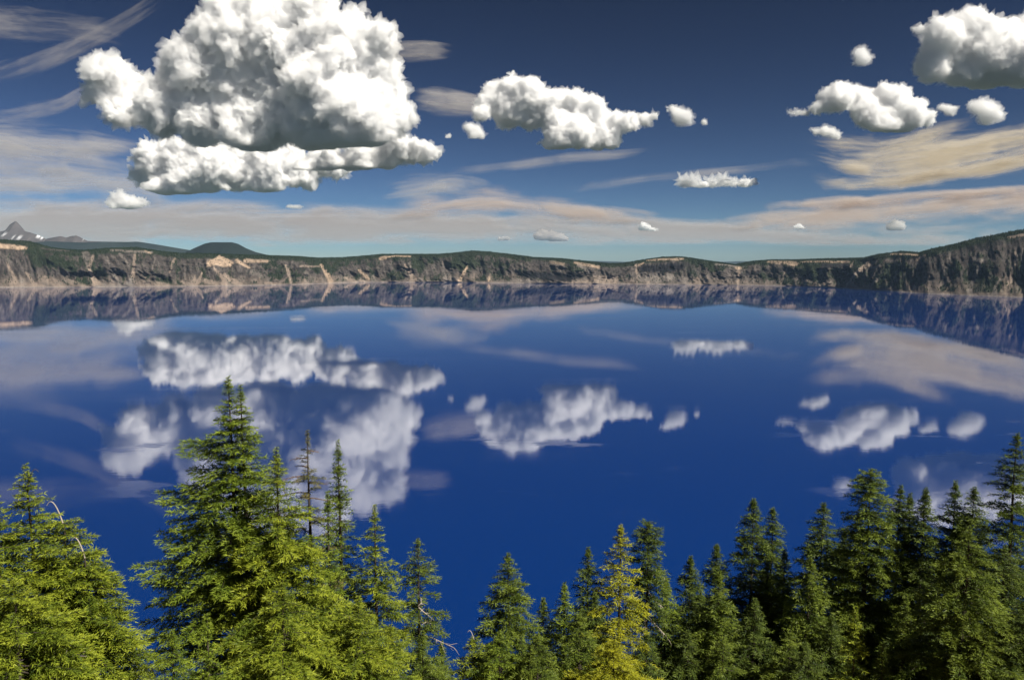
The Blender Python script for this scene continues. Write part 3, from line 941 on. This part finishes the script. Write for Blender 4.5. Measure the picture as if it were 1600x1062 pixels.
T13 = plant(322, 960, 27, 'green', 'small young hemlock in front of the tallest hemlock, at the bottom edge', name='young_hemlock', w=(90, 26), dens=11)
T13b = plant(440, 905, 30, 'bright', 'bright spreading hemlock at the bottom edge below the thin pointed one', w=(120, 80), p=.7, dens=9)
T14 = plant(690, 1002, 49, 'olive', 'little hemlock tip at the bottom edge of the open water gap', name='young_hemlock', w=(60, 22), dens=9)
T15 = plant(741, 980, 46, 'bright', 'small hemlock with a bent bare leader at the right side of the water gap', name='young_hemlock', w=(70, 30), hook=.8, hookdir=PI, bare=.5, dens=10)
T16 = plant(794, 863, 52, 'olive', 'full olive cone shaped hemlock in the middle of the picture', w=(110, 46), p=.7, dens=11, ragged=.3, rmax=3.6)
T17 = plant(849, 933, 53, 'olive', 'short hemlock between the olive cone and the yellow tree', w=(100, 30), p=.75, dens=10)
T18 = plant(882, 909, 55, 'green', 'slim blunt topped hemlock just left of the dark one behind the yellow tree', w=(100, 30), p=.75, dens=9)
T19 = plant(919, 854, 58, 'dark', 'dark hemlock half hidden behind the left side of the yellow tree', w=(110, 34), p=.7, dens=9, ragged=.45)
T20 = plant(970, 820, 50, 'yellow', 'bright yellow hemlock standing out among the green trees', w=(160, 52), p=.68, dens=7.5, ragged=.5, hook=.5, hookdir=PI)
T21 = plant(1013, 815, 56, 'dark', 'dark bushy flat topped hemlock with bare white limbs, right of the yellow tree', w=(60, 27), p=.35, dens=9, flat_top=.3, ragged=.4, rmax=1.9)
T22 = plant(1041, 903, 58, 'green', 'small green hemlock right of the bare white limbs', name='young_hemlock', w=(90, 26), p=.7, dens=9)
T23 = plant(1079, 868, 60, 'dark', 'dark conifer with a thin grey tip right of the reddish rock', w=(110, 36), p=.75, dens=11, ragged=.3)
T24 = plant(1120, 850, 62, 'dark', 'dark blunt conifer behind the bright one left of the twin topped giant', w=(70, 24), p=.6, dens=11)
T25 = plant(1124, 893, 54, 'olive', 'bright green conifer in front of the blunt dark one', w=(120, 42), p=.75, dens=10)
T26 = plant(1178, 779, 62, 'dark', 'left spire of the wide twin topped dark conifer pair', w=(110, 34), p=.6, dens=11, ragged=.4, rmax=3.2)
T27 = plant(1208, 793, 62.5, 'dark', 'right spire of the wide twin topped dark conifer pair', w=(110, 30), p=.6, dens=11, ragged=.4, rmax=3.0)
T28 = plant(1226, 858, 58, 'olive', 'lighter conifer in front of the right spire of the twin topped pair', w=(110, 32), p=.7, dens=10)
T29 = plant(1287, 785, 63, 'dark', 'dark one sided conifer left of the big bushy topped tree', w=(90, 36), p=.6, dens=11, ragged=.4, rmax=3.0)
T30 = plant(1266, 868, 54, 'olive', 'full conifer in front of the dark one sided conifer', w=(110, 42), p=.75, dens=10)
T31 = plant(1361, 734, 55, 'olive', 'big bushy topped conifer, tallest of the right hand row before the edge tree', w=(70, 36), p=.42, dens=12, ragged=.4, rmax=3.0, flat_top=.3)
T32 = plant(1408, 758, 60, 'dark', 'dark conifer with two close tips right of the big bushy topped tree', w=(110, 36), p=.75, dens=11)
T32b = plant(1423, 771, 60.2, 'dark', 'slender lower tip leaning on the dark conifer right of the bushy topped tree', w=(90, 20), p=.7, dens=10, rmax=1.6)
T33 = plant(1447, 762, 58, 'dark', 'narrow pointed conifer left of the pale cloud reflection', w=(110, 30), p=.75, dens=11)
T34 = plant(1494, 751, 58, 'dark', 'pointed dark conifer right of the pale cloud reflection', w=(80, 26), p=.75, dens=11)
T35 = plant(1522, 760, 57, 'dark', 'dark conifer with a ragged blunt top near the right edge', w=(80, 32), p=.55, dens=11, ragged=.5, rmax=2.8)
T36 = plant(1590, 677, 50, 'dark', 'tall dark conifer cut off by the right edge of the photo', w=(150, 46), p=.62, dens=10, ragged=.5, rmax=4.0)
T37 = plant(1515, 822, 42, 'olive', 'broad drooping light green hemlock in front of the right hand row', w=(110, 66), p=.7, dens=9, droop=.32, ragged=.45, rmax=4.2)
T38 = plant(1572, 852, 44, 'dark', 'spreading dark hemlock with drooping sprays in the bottom right corner', w=(110, 58), p=.65, dens=9, droop=.32)
T39 = plant(1338, 948, 44, 'bright', 'small bright young conifer at the bottom below the big bushy topped tree', name='young_hemlock', w=(90, 22), p=.8, dens=12)
T40 = plant(1416, 930, 46, 'olive', 'young conifer at the bottom, right of the small bright one', name='young_hemlock', w=(100, 34), p=.8, dens=10)
T41 = plant(1380, 1006, 43, 'olive', 'tiny conifer tip between the two young conifers at the bottom', name='young_hemlock', w=(50, 16), p=.8, dens=11)
T42 = plant(1180, 935, 50, 'dark', 'dark conifer low down below the twin topped pair', w=(100, 46), p=.7, dens=9)
T43 = plant(1075, 985, 52, 'dark', 'dark low conifer right below the reddish rock', w=(60, 34), p=.7, dens=9)
T44 = plant(905, 960, 47, 'olive', 'bushy olive hemlock crowding the lower left side of the yellow tree', w=(90, 50), p=.65, dens=9)
T45 = plant(1300, 960, 52, 'dark', 'dark low conifer between the full conifer and the small bright one', w=(90, 44), p=.7, dens=9)
T46 = plant(1470, 950, 45, 'dark', 'dark conifer low in front of the broad drooping hemlock', w=(90, 50), p=.7, dens=9)
T47 = plant(268, 985, 33, 'green', 'low green hemlock at the bottom edge left of the tallest one', name='young_hemlock', w=(70, 40), p=.7, dens=10)

FILL = [(60, 990, 31, 'bright', 'low bright hemlock at the bottom edge of the left clump', 70, 50),
        (520, 985, 37, 'green', 'green hemlock low at the bottom edge left of the bright low one', 70, 44), (610, 975, 40, 'bright', 'low bright hemlock at the bottom edge under the open crowned tree', 70, 40),
        (660, 985, 43, 'olive', 'low olive hemlock under the trunk of the open crowned tree', 60, 34), (780, 985, 45, 'green', 'low green hemlock under the full olive cone', 60, 40),
        (840, 990, 44, 'olive', 'low olive hemlock at the bottom edge under the short hemlock', 60, 40), (960, 1000, 42, 'yellow', 'low yellow hemlock at the foot of the bright yellow one', 50, 60),
        (1010, 985, 50, 'dark', 'low dark hemlock at the foot of the bare white limbs', 60, 26), (1130, 995, 48, 'olive', 'low olive conifer below the bright one near the twin topped pair', 60, 44),
        (1235, 985, 47, 'olive', 'low olive conifer under the lighter one by the twin topped pair', 70, 48), (1350, 880, 56, 'dark', 'dark conifer behind the small bright young one', 90, 44),
        (1260, 1005, 44, 'dark', 'low dark conifer at the bottom edge left of the small bright one', 50, 40), (1440, 870, 52, 'dark', 'dark conifer filling the row left of the broad drooping hemlock', 90, 44),
        (1540, 985, 40, 'olive', 'low olive hemlock at the foot of the broad drooping one', 60, 60), (1610, 930, 40, 'dark', 'dark hemlock cut off at the bottom right corner', 80, 50),
        (1200, 880, 60, 'dark', 'dark conifer behind the lighter one under the twin topped pair', 90, 50), (1320, 830, 60, 'dark', 'dark conifer behind the left flank of the big bushy topped tree', 90, 30),
        (1095, 925, 56, 'dark', 'dark conifer between the thin tipped one and the bright one', 90, 36), (930, 925, 54, 'dark', 'dark hemlock between the slim blunt one and the yellow tree', 80, 30)]
for (fx_, fy_, fd_, fm_, fl_, wa_, wb_) in FILL:
    plant(fx_, fy_, fd_, fm_, fl_, name='young_hemlock' if fd_ < 50 else 'hemlock_tree', w=(wa_, wb_), p=.7, dens=8)

# bare limbs, dead leaders
bare_limbs(T7[0], T7[2], T7[3], [(1.6, PI, 1.0, .15), (1.2, .2, .6, .1), (2.6, PI * 1.05, 1.5, .1), (3.6, PI * .97, 2.1, .05), (3.0, .1, 1.0, .1), (4.4, PI * 1.02, 2.3, .0), (4.8, PI * .9, 1.7, -.1), (2.1, PI * .9, .9, .2), (3.9, .2, 1.3, 0)], M['brown_wood'], seed=3)
bare_limbs(T21[0], T21[2], T21[3], [(4.2, -.5, 1.4, .3), (4.8, PI * 1.2, 1.1, -.5), (5.4, -.9, 1.4, -.3), (6.4, PI * 1.25, 1.6, -1.0), (6.2, PI * 1.4, 1.8, -1.2), (7.2, -.7, 2.2, -.5), (5.9, -.4, 1.3, -.2), (7.6, PI * 1.2, 1.5, -1.1)], M['dead_wood'], seed=5)
bare_limbs(T11[0], T11[2], T11[3], [(4.6, -.6, 1.2, -.2), (5.6, -.8, 1.3, .5), (6.5, -.3, 2.4, .1), (3.9, -1.2, 1.0, .2)], M['dead_wood'], seed=6)
bare_limbs(T3[0], T3[2], T3[3], [(6.4, -1.0, 3.5, .28), (7.2, -1.25, 3.6, .25), (6.9, -1.6, 3.2, .3), (5.2, -1.5, 2.6, .2)], M['dead_wood'], seed=8)


# ------------------------------------------------------------------ outcrop
def outcrop(px, py, D, size, label, seed):
    rg = np.random.default_rng(seed)
    import bmesh
    bm = bmesh.new()
    bmesh.ops.create_icosphere(bm, subdivisions=4, radius=1)
    V = np.array([v.co for v in bm.verts])
    Fc = np.array([[v.index for v in f.verts] for f in bm.faces])
    bm.free()
    n = fbm(V * 1.6 + seed, 4, .6)
    V = V * (1 + 0.45 * np.round(n * 5)[:, None] / 5 + .12 * n[:, None])
    p = at(px, py, D)
    gz = float(ground_z(p.x, p.y))
    top = p.z - gz
    V = V * np.array((size, size * 0.8, max(top, 0.5)))
    o = mesh('rock_outcrop', V, Fc, M['rock'], smooth=False)
    o.location = (p.x, p.y, gz)
    tag(o, label, 'rock')


outcrop(1041, 1000, 62, 2.0, 'reddish rock outcrop between the dark conifers below the bare limbs', 2)

# ------------------------------------------------------------------ clouds
def cloud(name, label, blobs, base_py, alt, col=(0.9965, 0.9955, 0.9935), vox=12.0, bump=0.15, seed=0, child=(15, 8), depth=0.7, base_soft=0.25, thick=1.0, soft=None, cat='cloud', group='cumulus clouds'):
    """Heaps of billows. blobs (px, py, rx[, ry]) in the photograph; base_py the flat base, alt its height over the viewpoint."""
    rg = np.random.default_rng(seed)
    bx = float(np.mean([b[0] for b in blobs]))
    _, bz = ray(bx, base_py)
    Y = alt / float(bz)
    m = Y / F * 1.02
    cen, rad = [], []
    mean_r = np.mean([b[2] for b in blobs])
    for b in blobs:
        px, py, rx = b[:3]
        ry = b[3] if len(b) > 3 else rx
        k = 1
        if rx > 1.5 * ry:
            k = int(math.ceil(rx / ry * 1.3))
        for q in range(k):
            off = 0 if k == 1 else (q / (k - 1) * 2 - 1) * (rx - ry)
            yy = Y + rg.uniform(-1, 1) * depth * mean_r * m * 1.2
            ax, az = ray(px + off, py)
            cen.append((float(ax) * yy, yy, CAM_H + float(az) * yy))
            rad.append(ry * m * rg.uniform(.92, 1.05))
    # torn shreds round the heap
    for q in range(int(4 + len(blobs) * 1.2)):
        i = rg.integers(len(cen))
        an = rg.uniform(0, 6.28)
        dd = rad[i] * rg.uniform(0.8, 1.45)
        cen.append((cen[i][0] + math.cos(an) * dd, cen[i][1], max(cen[i][2] + math.sin(an) * dd * 0.7, CAM_H + alt)))
        rad.append(max(rad[i], mean_r * m * .6) * rg.uniform(0.10, 0.30))
    cen, rad = np.array(cen), np.array(rad)
    allc, allr = [cen], [rad]
    pc, pr = cen, rad
    for lvl, nch in enumerate(child):
        d = rg.normal(size=(len(pc), nch, 3))
        d[..., 2] = d[..., 2] * 0.9 + 0.25
        d[..., 1] -= 0.35
        d /= np.linalg.norm(d, axis=-1)[..., None]
        rc = pr[:, None] * rg.uniform(0.26, 0.58, (len(pc), nch))
        c = pc[:, None] + d * (pr[:, None] - rc * (0.45 if lvl == 0 else 0.35))[..., None]
        pc, pr = c.reshape(-1, 3), rc.reshape(-1)
        # keep only those that are near the outside of the heap
        D = np.linalg.norm(pc[:, None] - cen[None], axis=-1) - rad[None] * 0.93
        k = D.min(1) > -pr * 0.25
        pc, pr = pc[k], pr[k]
        k = pr > vox * m * 0.10
        pc, pr = pc[k], pr[k]
        allc.append(pc)
        allr.append(pr)
    cc, rr = np.concatenate(allc), np.concatenate(allr)
    import bmesh
    bm = bmesh.new()
    bmesh.ops.create_icosphere(bm, subdivisions=2, radius=1)
    SV = np.array([v.co for v in bm.verts])
    SF = np.array([[v.index for v in f.verts] for f in bm.faces])
    bm.free()
    V = (cc[:, None] + SV[None] * rr[:, None, None]).reshape(-1, 3)
    Fc = (np.arange(len(cc))[:, None, None] * len(SV) + SF[None]).reshape(-1, 3)
    org = np.array((float(np.mean(cen[:, 0])), Y, CAM_H + alt))
    s0 = mean_r * m
    if soft is None:
        soft = 0.50 if len(blobs) < 9 else 0.10

    def shell(size):
        tmp = mesh('heap', V - org, Fc, None)
        md = tmp.modifiers.new('r', 'REMESH')
        md.mode = 'VOXEL'
        md.voxel_size = size
        ms = tmp.modifiers.new('s', 'SMOOTH')
        ms.factor = 0.5
        ms.iterations = 3
        ev = tmp.evaluated_get(bpy.context.evaluated_depsgraph_get())
        me = ev.to_mesh()
        k = len(me.vertices)
        A = np.empty(k * 3, np.float32)
        me.vertices.foreach_get('co', A)
        N = np.empty(k * 3, np.float32)
        me.vertices.foreach_get('normal', N)
        Q = np.empty(len(me.polygons) * 4, np.int32)
        me.polygons.foreach_get('vertices', Q)
        ev.to_mesh_clear()
        old = tmp.data
        bpy.data.objects.remove(tmp)
        bpy.data.meshes.remove(old)
        A, N = A.reshape(-1, 3).astype(float), N.reshape(-1, 3)
        A = A + np.stack([fbm((A + seed * 977.0) / (s0 * 1.1) + q * 31, 2) for q in range(3)], 1) * np.array((0.42, 0.42, 0.26)) * s0
        W = A + seed * 977.0
        n1 = fbm(W / (s0 * 0.58), 2, .45, 'billow')
        n2 = fbm(W / (s0 * 0.21), 2, .5, 'billow') * (0.5 + 0.9 * sm(-.3, .4, perlin(W / (s0 * 1.3) + 5)))
        n4 = fbm(W / (s0 * 0.075), 2, .5, 'billow')
        flatb = 0.35 + 0.65 * sm(-0.02 * s0, 0.5 * s0, A[:, 2])
        n5 = fbm(W / (s0 * 0.035), 2, .5)
        disp = (n1 * bump * 1.05 + n2 * bump * 1.0 + n4 * bump * 0.75 + n5 * bump * 0.16) * s0 * flatb
        return A, N, Q.reshape(-1, 4), W, disp, flatb

    def flatten(A, W):                       # the flat underside, a little uneven
        n3 = fbm(W / (s0 * 0.8), 3) * 0.10 * s0
        below = A[:, 2] < n3
        A[below, 2] = n3[below] + (A[below, 2] - n3[below]) * base_soft
        return A
    A, N, Q, W, disp, flatb = shell(vox * m * 0.20)
    o = mesh(name, flatten(A + N * (disp - soft * s0 * 0.6)[:, None], W), Q, mat_cloud(name + '_vapour', col, 1 / (MFP * thick)))
    o.location = org
    A, N, Q2, W, disp, flatb = shell(vox * m * 0.31)
    fray = np.clip(fbm(W / (s0 * 0.28) + 40, 4, .52) * 1.5 + 0.08, -0.12, 1) * s0 * (0.38 + soft * 0.8) * flatb
    mesh('fringe', flatten(A + N * (disp + fray)[:, None], W), Q2, mat_cloud(name + '_mist', col, 1 / (MFP * thick * 4.5)), o)
    tag(o, label, cat, group)
    TRI[0] += 2 * len(Q)
    return o


ALT = 2400.0
MFP = 38.0                         # mean free path of light in the clouds, metres
BIG = [(430, 62, 66), (362, 52, 46), (325, 78, 38), (345, 36, 32), (480, 72, 70), (420, 12, 36), (487, 18, 40), (548, 92, 56), (588, 62, 32), (598, 110, 28), (600, 150, 36), (520, 150, 76),
       (440, 150, 72), (360, 115, 58), (300, 105, 40), (268, 112, 26), (262, 135, 22), (318, 148, 46), (560, 182, 60), (610, 185, 36), (636, 180, 20), (490, 185, 60), (390, 180, 62), (310, 180, 46),
       (160, 112, 26), (186, 106, 20), (150, 95, 14), (155, 148, 22), (205, 160, 36), (232, 145, 28), (250, 170, 36), (190, 178, 24), (450, 196, 66, 17), (270, 195, 32, 20), (215, 128, 18)]
cloud('cumulus_cloud', 'huge towering white cumulus heap, largest cloud in the upper left', BIG, 230, ALT, vox=11, seed=1)
cloud('cumulus_cloud', 'low ragged cumulus bank under the huge cumulus, with flat grey base', [(345, 262, 30), (378, 268, 30), (325, 278, 26), (430, 272, 28), (462, 268, 22), (482, 282, 16), (408, 282, 24), (300, 268, 36), (262, 262, 34), (236, 250, 24), (228, 232, 12), (235, 272, 22),
      (280, 288, 26), (258, 296, 22), (240, 290, 14), (350, 290, 60, 9), (395, 292, 50, 8), (490, 286, 10), (270, 240, 26), (315, 244, 26), (360, 242, 26), (410, 246, 26), (455, 248, 24), (500, 252, 24), (530, 262, 18)], 300, ALT, vox=9, seed=2)
cloud('cumulus_cloud', 'bright low cumulus shelf at the right foot of the huge cumulus', [(560, 236, 24), (590, 232, 22), (620, 225, 22), (520, 244, 20), (640, 238, 22), (608, 242, 24), (664, 238, 18), (680, 241, 10), (650, 226, 12), (560, 256, 30, 16), (520, 258, 40, 16), (590, 262, 26, 10), (540, 268, 36, 8), (488, 262, 30, 14)], 262, ALT, vox=9, seed=3)
cloud('cumulus_cloud', 'small bright puff low on the left under the ragged bank', [(182, 312, 12), (200, 318, 14), (216, 320, 9), (178, 322, 9), (188, 304, 8), (206, 316, 24, 8)], 325, 2100, vox=9, seed=4)
cloud('cumulus_cloud', 'long lumpy white cumulus in the upper middle of the sky', [(775, 152, 26), (760, 165, 18), (752, 178, 14), (800, 140, 24), (825, 148, 26), (850, 165, 28), (800, 172, 28), (880, 162, 22), (898, 155, 16), (905, 172, 22), (925, 168, 20), (940, 185, 18), (960, 188, 16), (985, 192, 15), (1008, 188, 14), (1020, 182, 8),
      (870, 195, 26), (900, 205, 28), (935, 210, 26), (870, 215, 20), (958, 216, 18), (860, 222, 14), (830, 185, 22), (890, 222, 40, 12), (797, 118, 5, 5), (801, 114, 4)], 234, ALT, vox=9, seed=5)
cloud('cumulus_cloud', 'square little white cloud right of the long lumpy cumulus', [(1060, 178, 12), (1072, 182, 12), (1062, 186, 12), (1052, 172, 9), (1078, 192, 6)], 197, ALT, vox=8, seed=6)
cloud('cumulus_cloud', 'tiny round cloud right of the square little cloud', [(1100, 191, 6), (1102, 193, 5)], 198, ALT, vox=8, seed=7, child=(20,))
cloud('cumulus_cloud', 'small ragged cloud below the left end of the long lumpy cumulus', [(735, 200, 9), (745, 205, 10), (752, 211, 8), (727, 198, 6), (740, 212, 9)], 217, ALT, vox=8, seed=8)
cloud('cumulus_cloud', 'minute white cloud left of the small ragged cloud', [(702, 212, 5), (698, 214, 4)], 216, ALT, vox=8, seed=9, child=(20,))
cloud('cumulus_cloud', 'big bright cumulus in the top right corner', [(1500, 60, 40), (1470, 80, 34), (1515, 45, 34), (1540, 75, 44), (1580, 90, 42), (1500, 100, 36), (1460, 105, 26), (1545, 110, 30), (1620, 95, 46), (1475, 55, 26), (1595, 118, 24), (1580, 42, 14), (1604, 50, 24), (1438, 45, 8), (1590, 148, 10), (1605, 145, 14)], 132, ALT, vox=10, seed=10)
cloud('cumulus_cloud', 'flat lumpy white cloud on the right below the corner cumulus', [(1310, 152, 24), (1335, 152, 22), (1290, 160, 14), (1275, 170, 12), (1255, 176, 12, 6), (1240, 176, 10, 5), (1370, 160, 24), (1385, 150, 20), (1400, 165, 26), (1425, 178, 22), (1448, 184, 15), (1350, 172, 24), (1375, 188, 22), (1410, 192, 22), (1360, 182, 20), (1395, 198, 22, 10)], 205, ALT, vox=9, seed=11)
cloud('cumulus_cloud', 'small puff low left under the flat lumpy right cloud', [(1288, 205, 9), (1300, 208, 9), (1275, 206, 7), (1308, 213, 8), (1268, 202, 4)], 218, ALT, vox=8, seed=12)
cloud('cumulus_cloud', 'rounded puff at the right edge above the pale cirrus', [(1530, 168, 14), (1545, 172, 16), (1558, 180, 12), (1520, 165, 10), (1542, 184, 14)], 193, ALT, vox=8, seed=13)
cloud('cumulus_cloud', 'small smoky puff between the flat lumpy cloud and the rounded puff', [(1482, 172, 9), (1472, 168, 7), (1492, 170, 6), (1488, 178, 5)], 182, ALT, vox=8, seed=14)
cloud('cumulus_cloud', 'isolated round puff high left of the corner cumulus', [(1346, 86, 13), (1352, 94, 12), (1342, 96, 10), (1350, 78, 8)], 104, ALT, vox=8, seed=15)
cloud('cumulus_cloud', 'lumpy pale cloud strip at middle right above the horizon', [(1066, 283, 8), (1080, 282, 11), (1092, 286, 9), (1112, 285, 8), (1130, 281, 9), (1144, 284, 7), (1163, 283, 5), (1120, 288, 55, 5), (1172, 284, 14, 3)], 293, 2300, vox=8, soft=.8, seed=16)
cloud('cumulus_cloud', 'little warm puff cloud low over the middle of the rim', [(848, 365, 8), (862, 370, 9), (840, 369, 6), (875, 372, 8), (884, 374, 6), (856, 373, 14, 4)], 376, 1700, vox=9, seed=17, col=(.97, .95, .92))
cloud('cumulus_cloud', 'low thin puff just left of the little warm puff', [(785, 373, 8, 4), (795, 372, 6, 4)], 377, 1700, vox=9, seed=18, child=(16,), col=(.97, .95, .92))
cloud('cumulus_cloud', 'tiny puff low over the rim right of the middle', [(1005, 354, 7), (1012, 356, 6), (999, 355, 4), (1022, 359, 9, 4)], 361, 1800, vox=9, seed=19, child=(16,), col=(.97, .95, .93))
cloud('cumulus_cloud', 'tiny white puff in the pink band at right', [(1248, 354, 6), (1242, 355, 4), (1255, 356, 4)], 359, 1800, vox=9, seed=20, child=(16,))
cloud('cumulus_cloud', 'low pale puff over the rim at right', [(1400, 352, 9), (1408, 354, 8), (1392, 355, 7)], 360, 1800, vox=9, seed=21, child=(16,), col=(.97, .955, .94))
cloud('cumulus_cloud', 'tiny low puff under the huge cumulus near the horizon', [(450, 322, 6, 4), (460, 323, 8, 4), (470, 324, 5, 3)], 327, 2000, vox=9, seed=22, child=(16,))


# thin high clouds: long shallow bodies of ice, thickest along the middle, combed lengthways by the wind
def cirrus(label, path, alt, thick, mat, kind=None, name='cirrus_cloud', nu=90, nv=22):
    """path: (px, py, half width in px) along the cloud as it lies in the photograph."""
    P = np.array(path, float)
    d = np.concatenate([[0], np.cumsum(np.hypot(np.diff(P[:, 0]), np.diff(P[:, 1])))])
    q = np.linspace(0, d[-1], nu)
    c = np.stack([np.interp(q, d, P[:, k]) for k in range(3)], 1)
    for _ in range(14):                     # round the corners of the path
        c[1:-1] = (c[:-2] + 2 * c[1:-1] + c[2:]) / 4
    t = np.gradient(c[:, :2], axis=0)
    t /= np.linalg.norm(t, axis=1)[:, None]
    nrm = np.stack([-t[:, 1], t[:, 0]], 1)
    v = np.linspace(-1, 1, nv)
    PX = c[:, None, 0] + nrm[:, None, 0] * v[None] * c[:, None, 2] * 1.5
    PY = c[:, None, 1] + nrm[:, None, 1] * v[None] * c[:, None, 2] * 1.5
    ax, bz = ray(PX, PY)
    Y = alt / np.maximum(bz, 0.012)
    X = ax * Y
    U = (q / q[-1])[:, None] + 0 * v[None]
    e = np.minimum(1 - np.abs(v)[None] + 0 * U, np.minimum(U, 1 - U) * 3.5)
    e = np.clip(e, 0, 1)
    bulge = np.sqrt(e) * thick
    top = np.stack([X, Y, CAM_H + alt + bulge], -1).reshape(-1, 3)
    bot = np.stack([X, Y, CAM_H + alt - bulge * 0.3], -1).reshape(-1, 3)
    seed = float(P[0, 0] * 0.37 + P[0, 1] * 0.73) % 50
    flow = np.stack([q[:, None] + 0 * v[None], v[None] * c[:, None, 2] * 1.5, seed * 60 + 0 * PX], -1).reshape(-1, 3)
    f = grid_faces(nu, nv)
    V = np.concatenate([top, bot])
    o = mesh(name, V, np.concatenate([f, f[:, ::-1] + len(top)]), mat, attrs={'edge': ('FLOAT', np.tile(e.ravel(), 2)), 'flow': ('FLOAT_COLOR', np.tile(flow, (2, 1)))})
    tag(o, label, 'cloud', None if kind else 'thin high cirrus', kind)


WARM, PINK, GREYC = (0.74, 0.65, 0.50), (0.70, 0.58, 0.48), (0.62, 0.58, 0.54)  # warm colouring by the haze is put into the cirrus colours
CI = {
    'fan': mat_cirrus('cirrus_warm_haze_tint', WARM, .32, .66, .70),
    'pink': mat_cirrus('cirrus_pink_haze_tint', PINK, .30, .68, .66),
    'grey': mat_cirrus('cirrus_ice_grey', GREYC, .30, .72, .52),
    'thin': mat_cirrus('cirrus_ice_thin', GREYC, .38, .80, .34),
    'veil': mat_cirrus('cirrus_ice_veil', (0.60, 0.54, 0.50), .22, .56, .62),
}
cirrus('wide pale fan of cirrus at the right edge below the puffs', [(1235, 240, 16), (1300, 252, 34), (1380, 255, 42), (1480, 243, 40), (1580, 228, 36), (1740, 200, 42)], 5200, 250, CI['fan'])
cirrus('slim pale cirrus tail just under the wide fan at right', [(1230, 292, 5), (1310, 290, 8), (1400, 286, 11), (1500, 272, 13), (1600, 254, 13), (1740, 232, 14)], 5100, 200, CI['fan'])
cirrus('long pink cirrus band low over the right rim', [(1040, 362, 6), (1150, 350, 14), (1280, 338, 22), (1420, 330, 24), (1560, 320, 24), (1780, 300, 26)], 5000, 250, CI['pink'])
cirrus('pink cirrus strand running above the long pink band', [(1110, 318, 4), (1200, 322, 7), (1300, 318, 9), (1420, 308, 8), (1560, 300, 7), (1700, 292, 7)], 5300, 200, CI['pink'])
cirrus('peach coloured cirrus wedge low over the middle of the rim', [(560, 338, 5), (660, 326, 18), (770, 320, 25), (870, 326, 21), (960, 336, 13), (1060, 344, 5)], 5000, 250, CI['pink'])
cirrus('grey cirrus patch right below the cumulus shelf', [(580, 302, 10), (650, 292, 19), (715, 290, 19), (775, 298, 7)], 4600, 250, CI['grey'])
cirrus('soft grey cloud smear left of the long lumpy cumulus', [(628, 156, 8), (680, 160, 17), (720, 165, 15), (775, 172, 8)], 3600, 200, CI['grey'])
cirrus('bright lens shaped cloud streak right of the huge cumulus', [(585, 84, 6), (630, 83, 11), (670, 82, 11), (715, 84, 5)], 3600, 150, CI['grey'])
cirrus('slanting cirrus streak climbing to the top in the upper left corner', [(-120, 150, 9), (20, 112, 14), (130, 72, 12), (200, 36, 10), (300, -30, 9)], 6000, 250, CI['thin'])
cirrus('second slanting cirrus streak below the first in the upper left', [(-120, 196, 8), (20, 182, 11), (90, 168, 11), (150, 140, 8), (200, 110, 6)], 6000, 250, CI['thin'])
cirrus('faint cirrus haze patch in the far upper left corner', [(-150, 40, 24), (0, 40, 26), (120, 50, 22), (240, 60, 14)], 6200, 250, CI['thin'])
cirrus('grey cirrus veil left of the huge cumulus', [(-220, 232, 40), (0, 232, 42), (120, 238, 36), (260, 258, 16)], 5600, 300, CI['grey'])
cirrus('lower grey cirrus band left of the ragged cumulus bank', [(-220, 294, 22), (0, 290, 26), (150, 290, 24), (330, 300, 12)], 5400, 300, CI['grey'])
cirrus('faint wispy cirrus streaks across the middle of the sky', [(640, 276, 5), (760, 264, 9), (900, 248, 8), (1050, 236, 4)], 6500, 200, CI['thin'], kind='stuff', name='cirrus_veil')
cirrus('faint wispy cirrus streaks right of the middle of the sky', [(850, 300, 6), (1000, 282, 9), (1150, 266, 9), (1300, 250, 5)], 6500, 200, CI['thin'], kind='stuff', name='cirrus_veil')
cirrus('thin grey pink veil along the horizon', [(-600, 350, 34), (0, 350, 33), (300, 350, 31), (600, 354, 24), (900, 360, 18), (1300, 368, 14), (1750, 368, 10)], 4800, 400, CI['veil'], kind='stuff', name='cirrus_veil')

# ------------------------------------------------------------------ the air
def build_haze():
    m = NT('pale_air')
    v = m.n('ShaderNodeVolumePrincipled')
    v.inputs['Color'].default_value = (0.50, 0.74, 1.0, 1)
    v.inputs['Density'].default_value = HAZE
    v.inputs['Anisotropy'].default_value = 0.0
    m.t.links.new(v.outputs[0], m.out.inputs['Volume'])
    s_, z0, z1 = 62000.0, -560.0, 1650.0
    V = [(x * s_, y * s_, z) for x in (-1, 1) for y in (-1, 1) for z in (z0, z1)]
    Fc = [(0, 1, 3, 2), (4, 6, 7, 5), (0, 4, 5, 1), (2, 3, 7, 6), (0, 2, 6, 4), (1, 5, 7, 3)]
    o = mesh('haze', V, Fc, m.m, smooth=False)
    tag(o, 'thin blue haze in the air over the lake', 'haze', kind='stuff')


HAZE = 0.7e-5
build_haze()
print('triangles about', TRI[0])
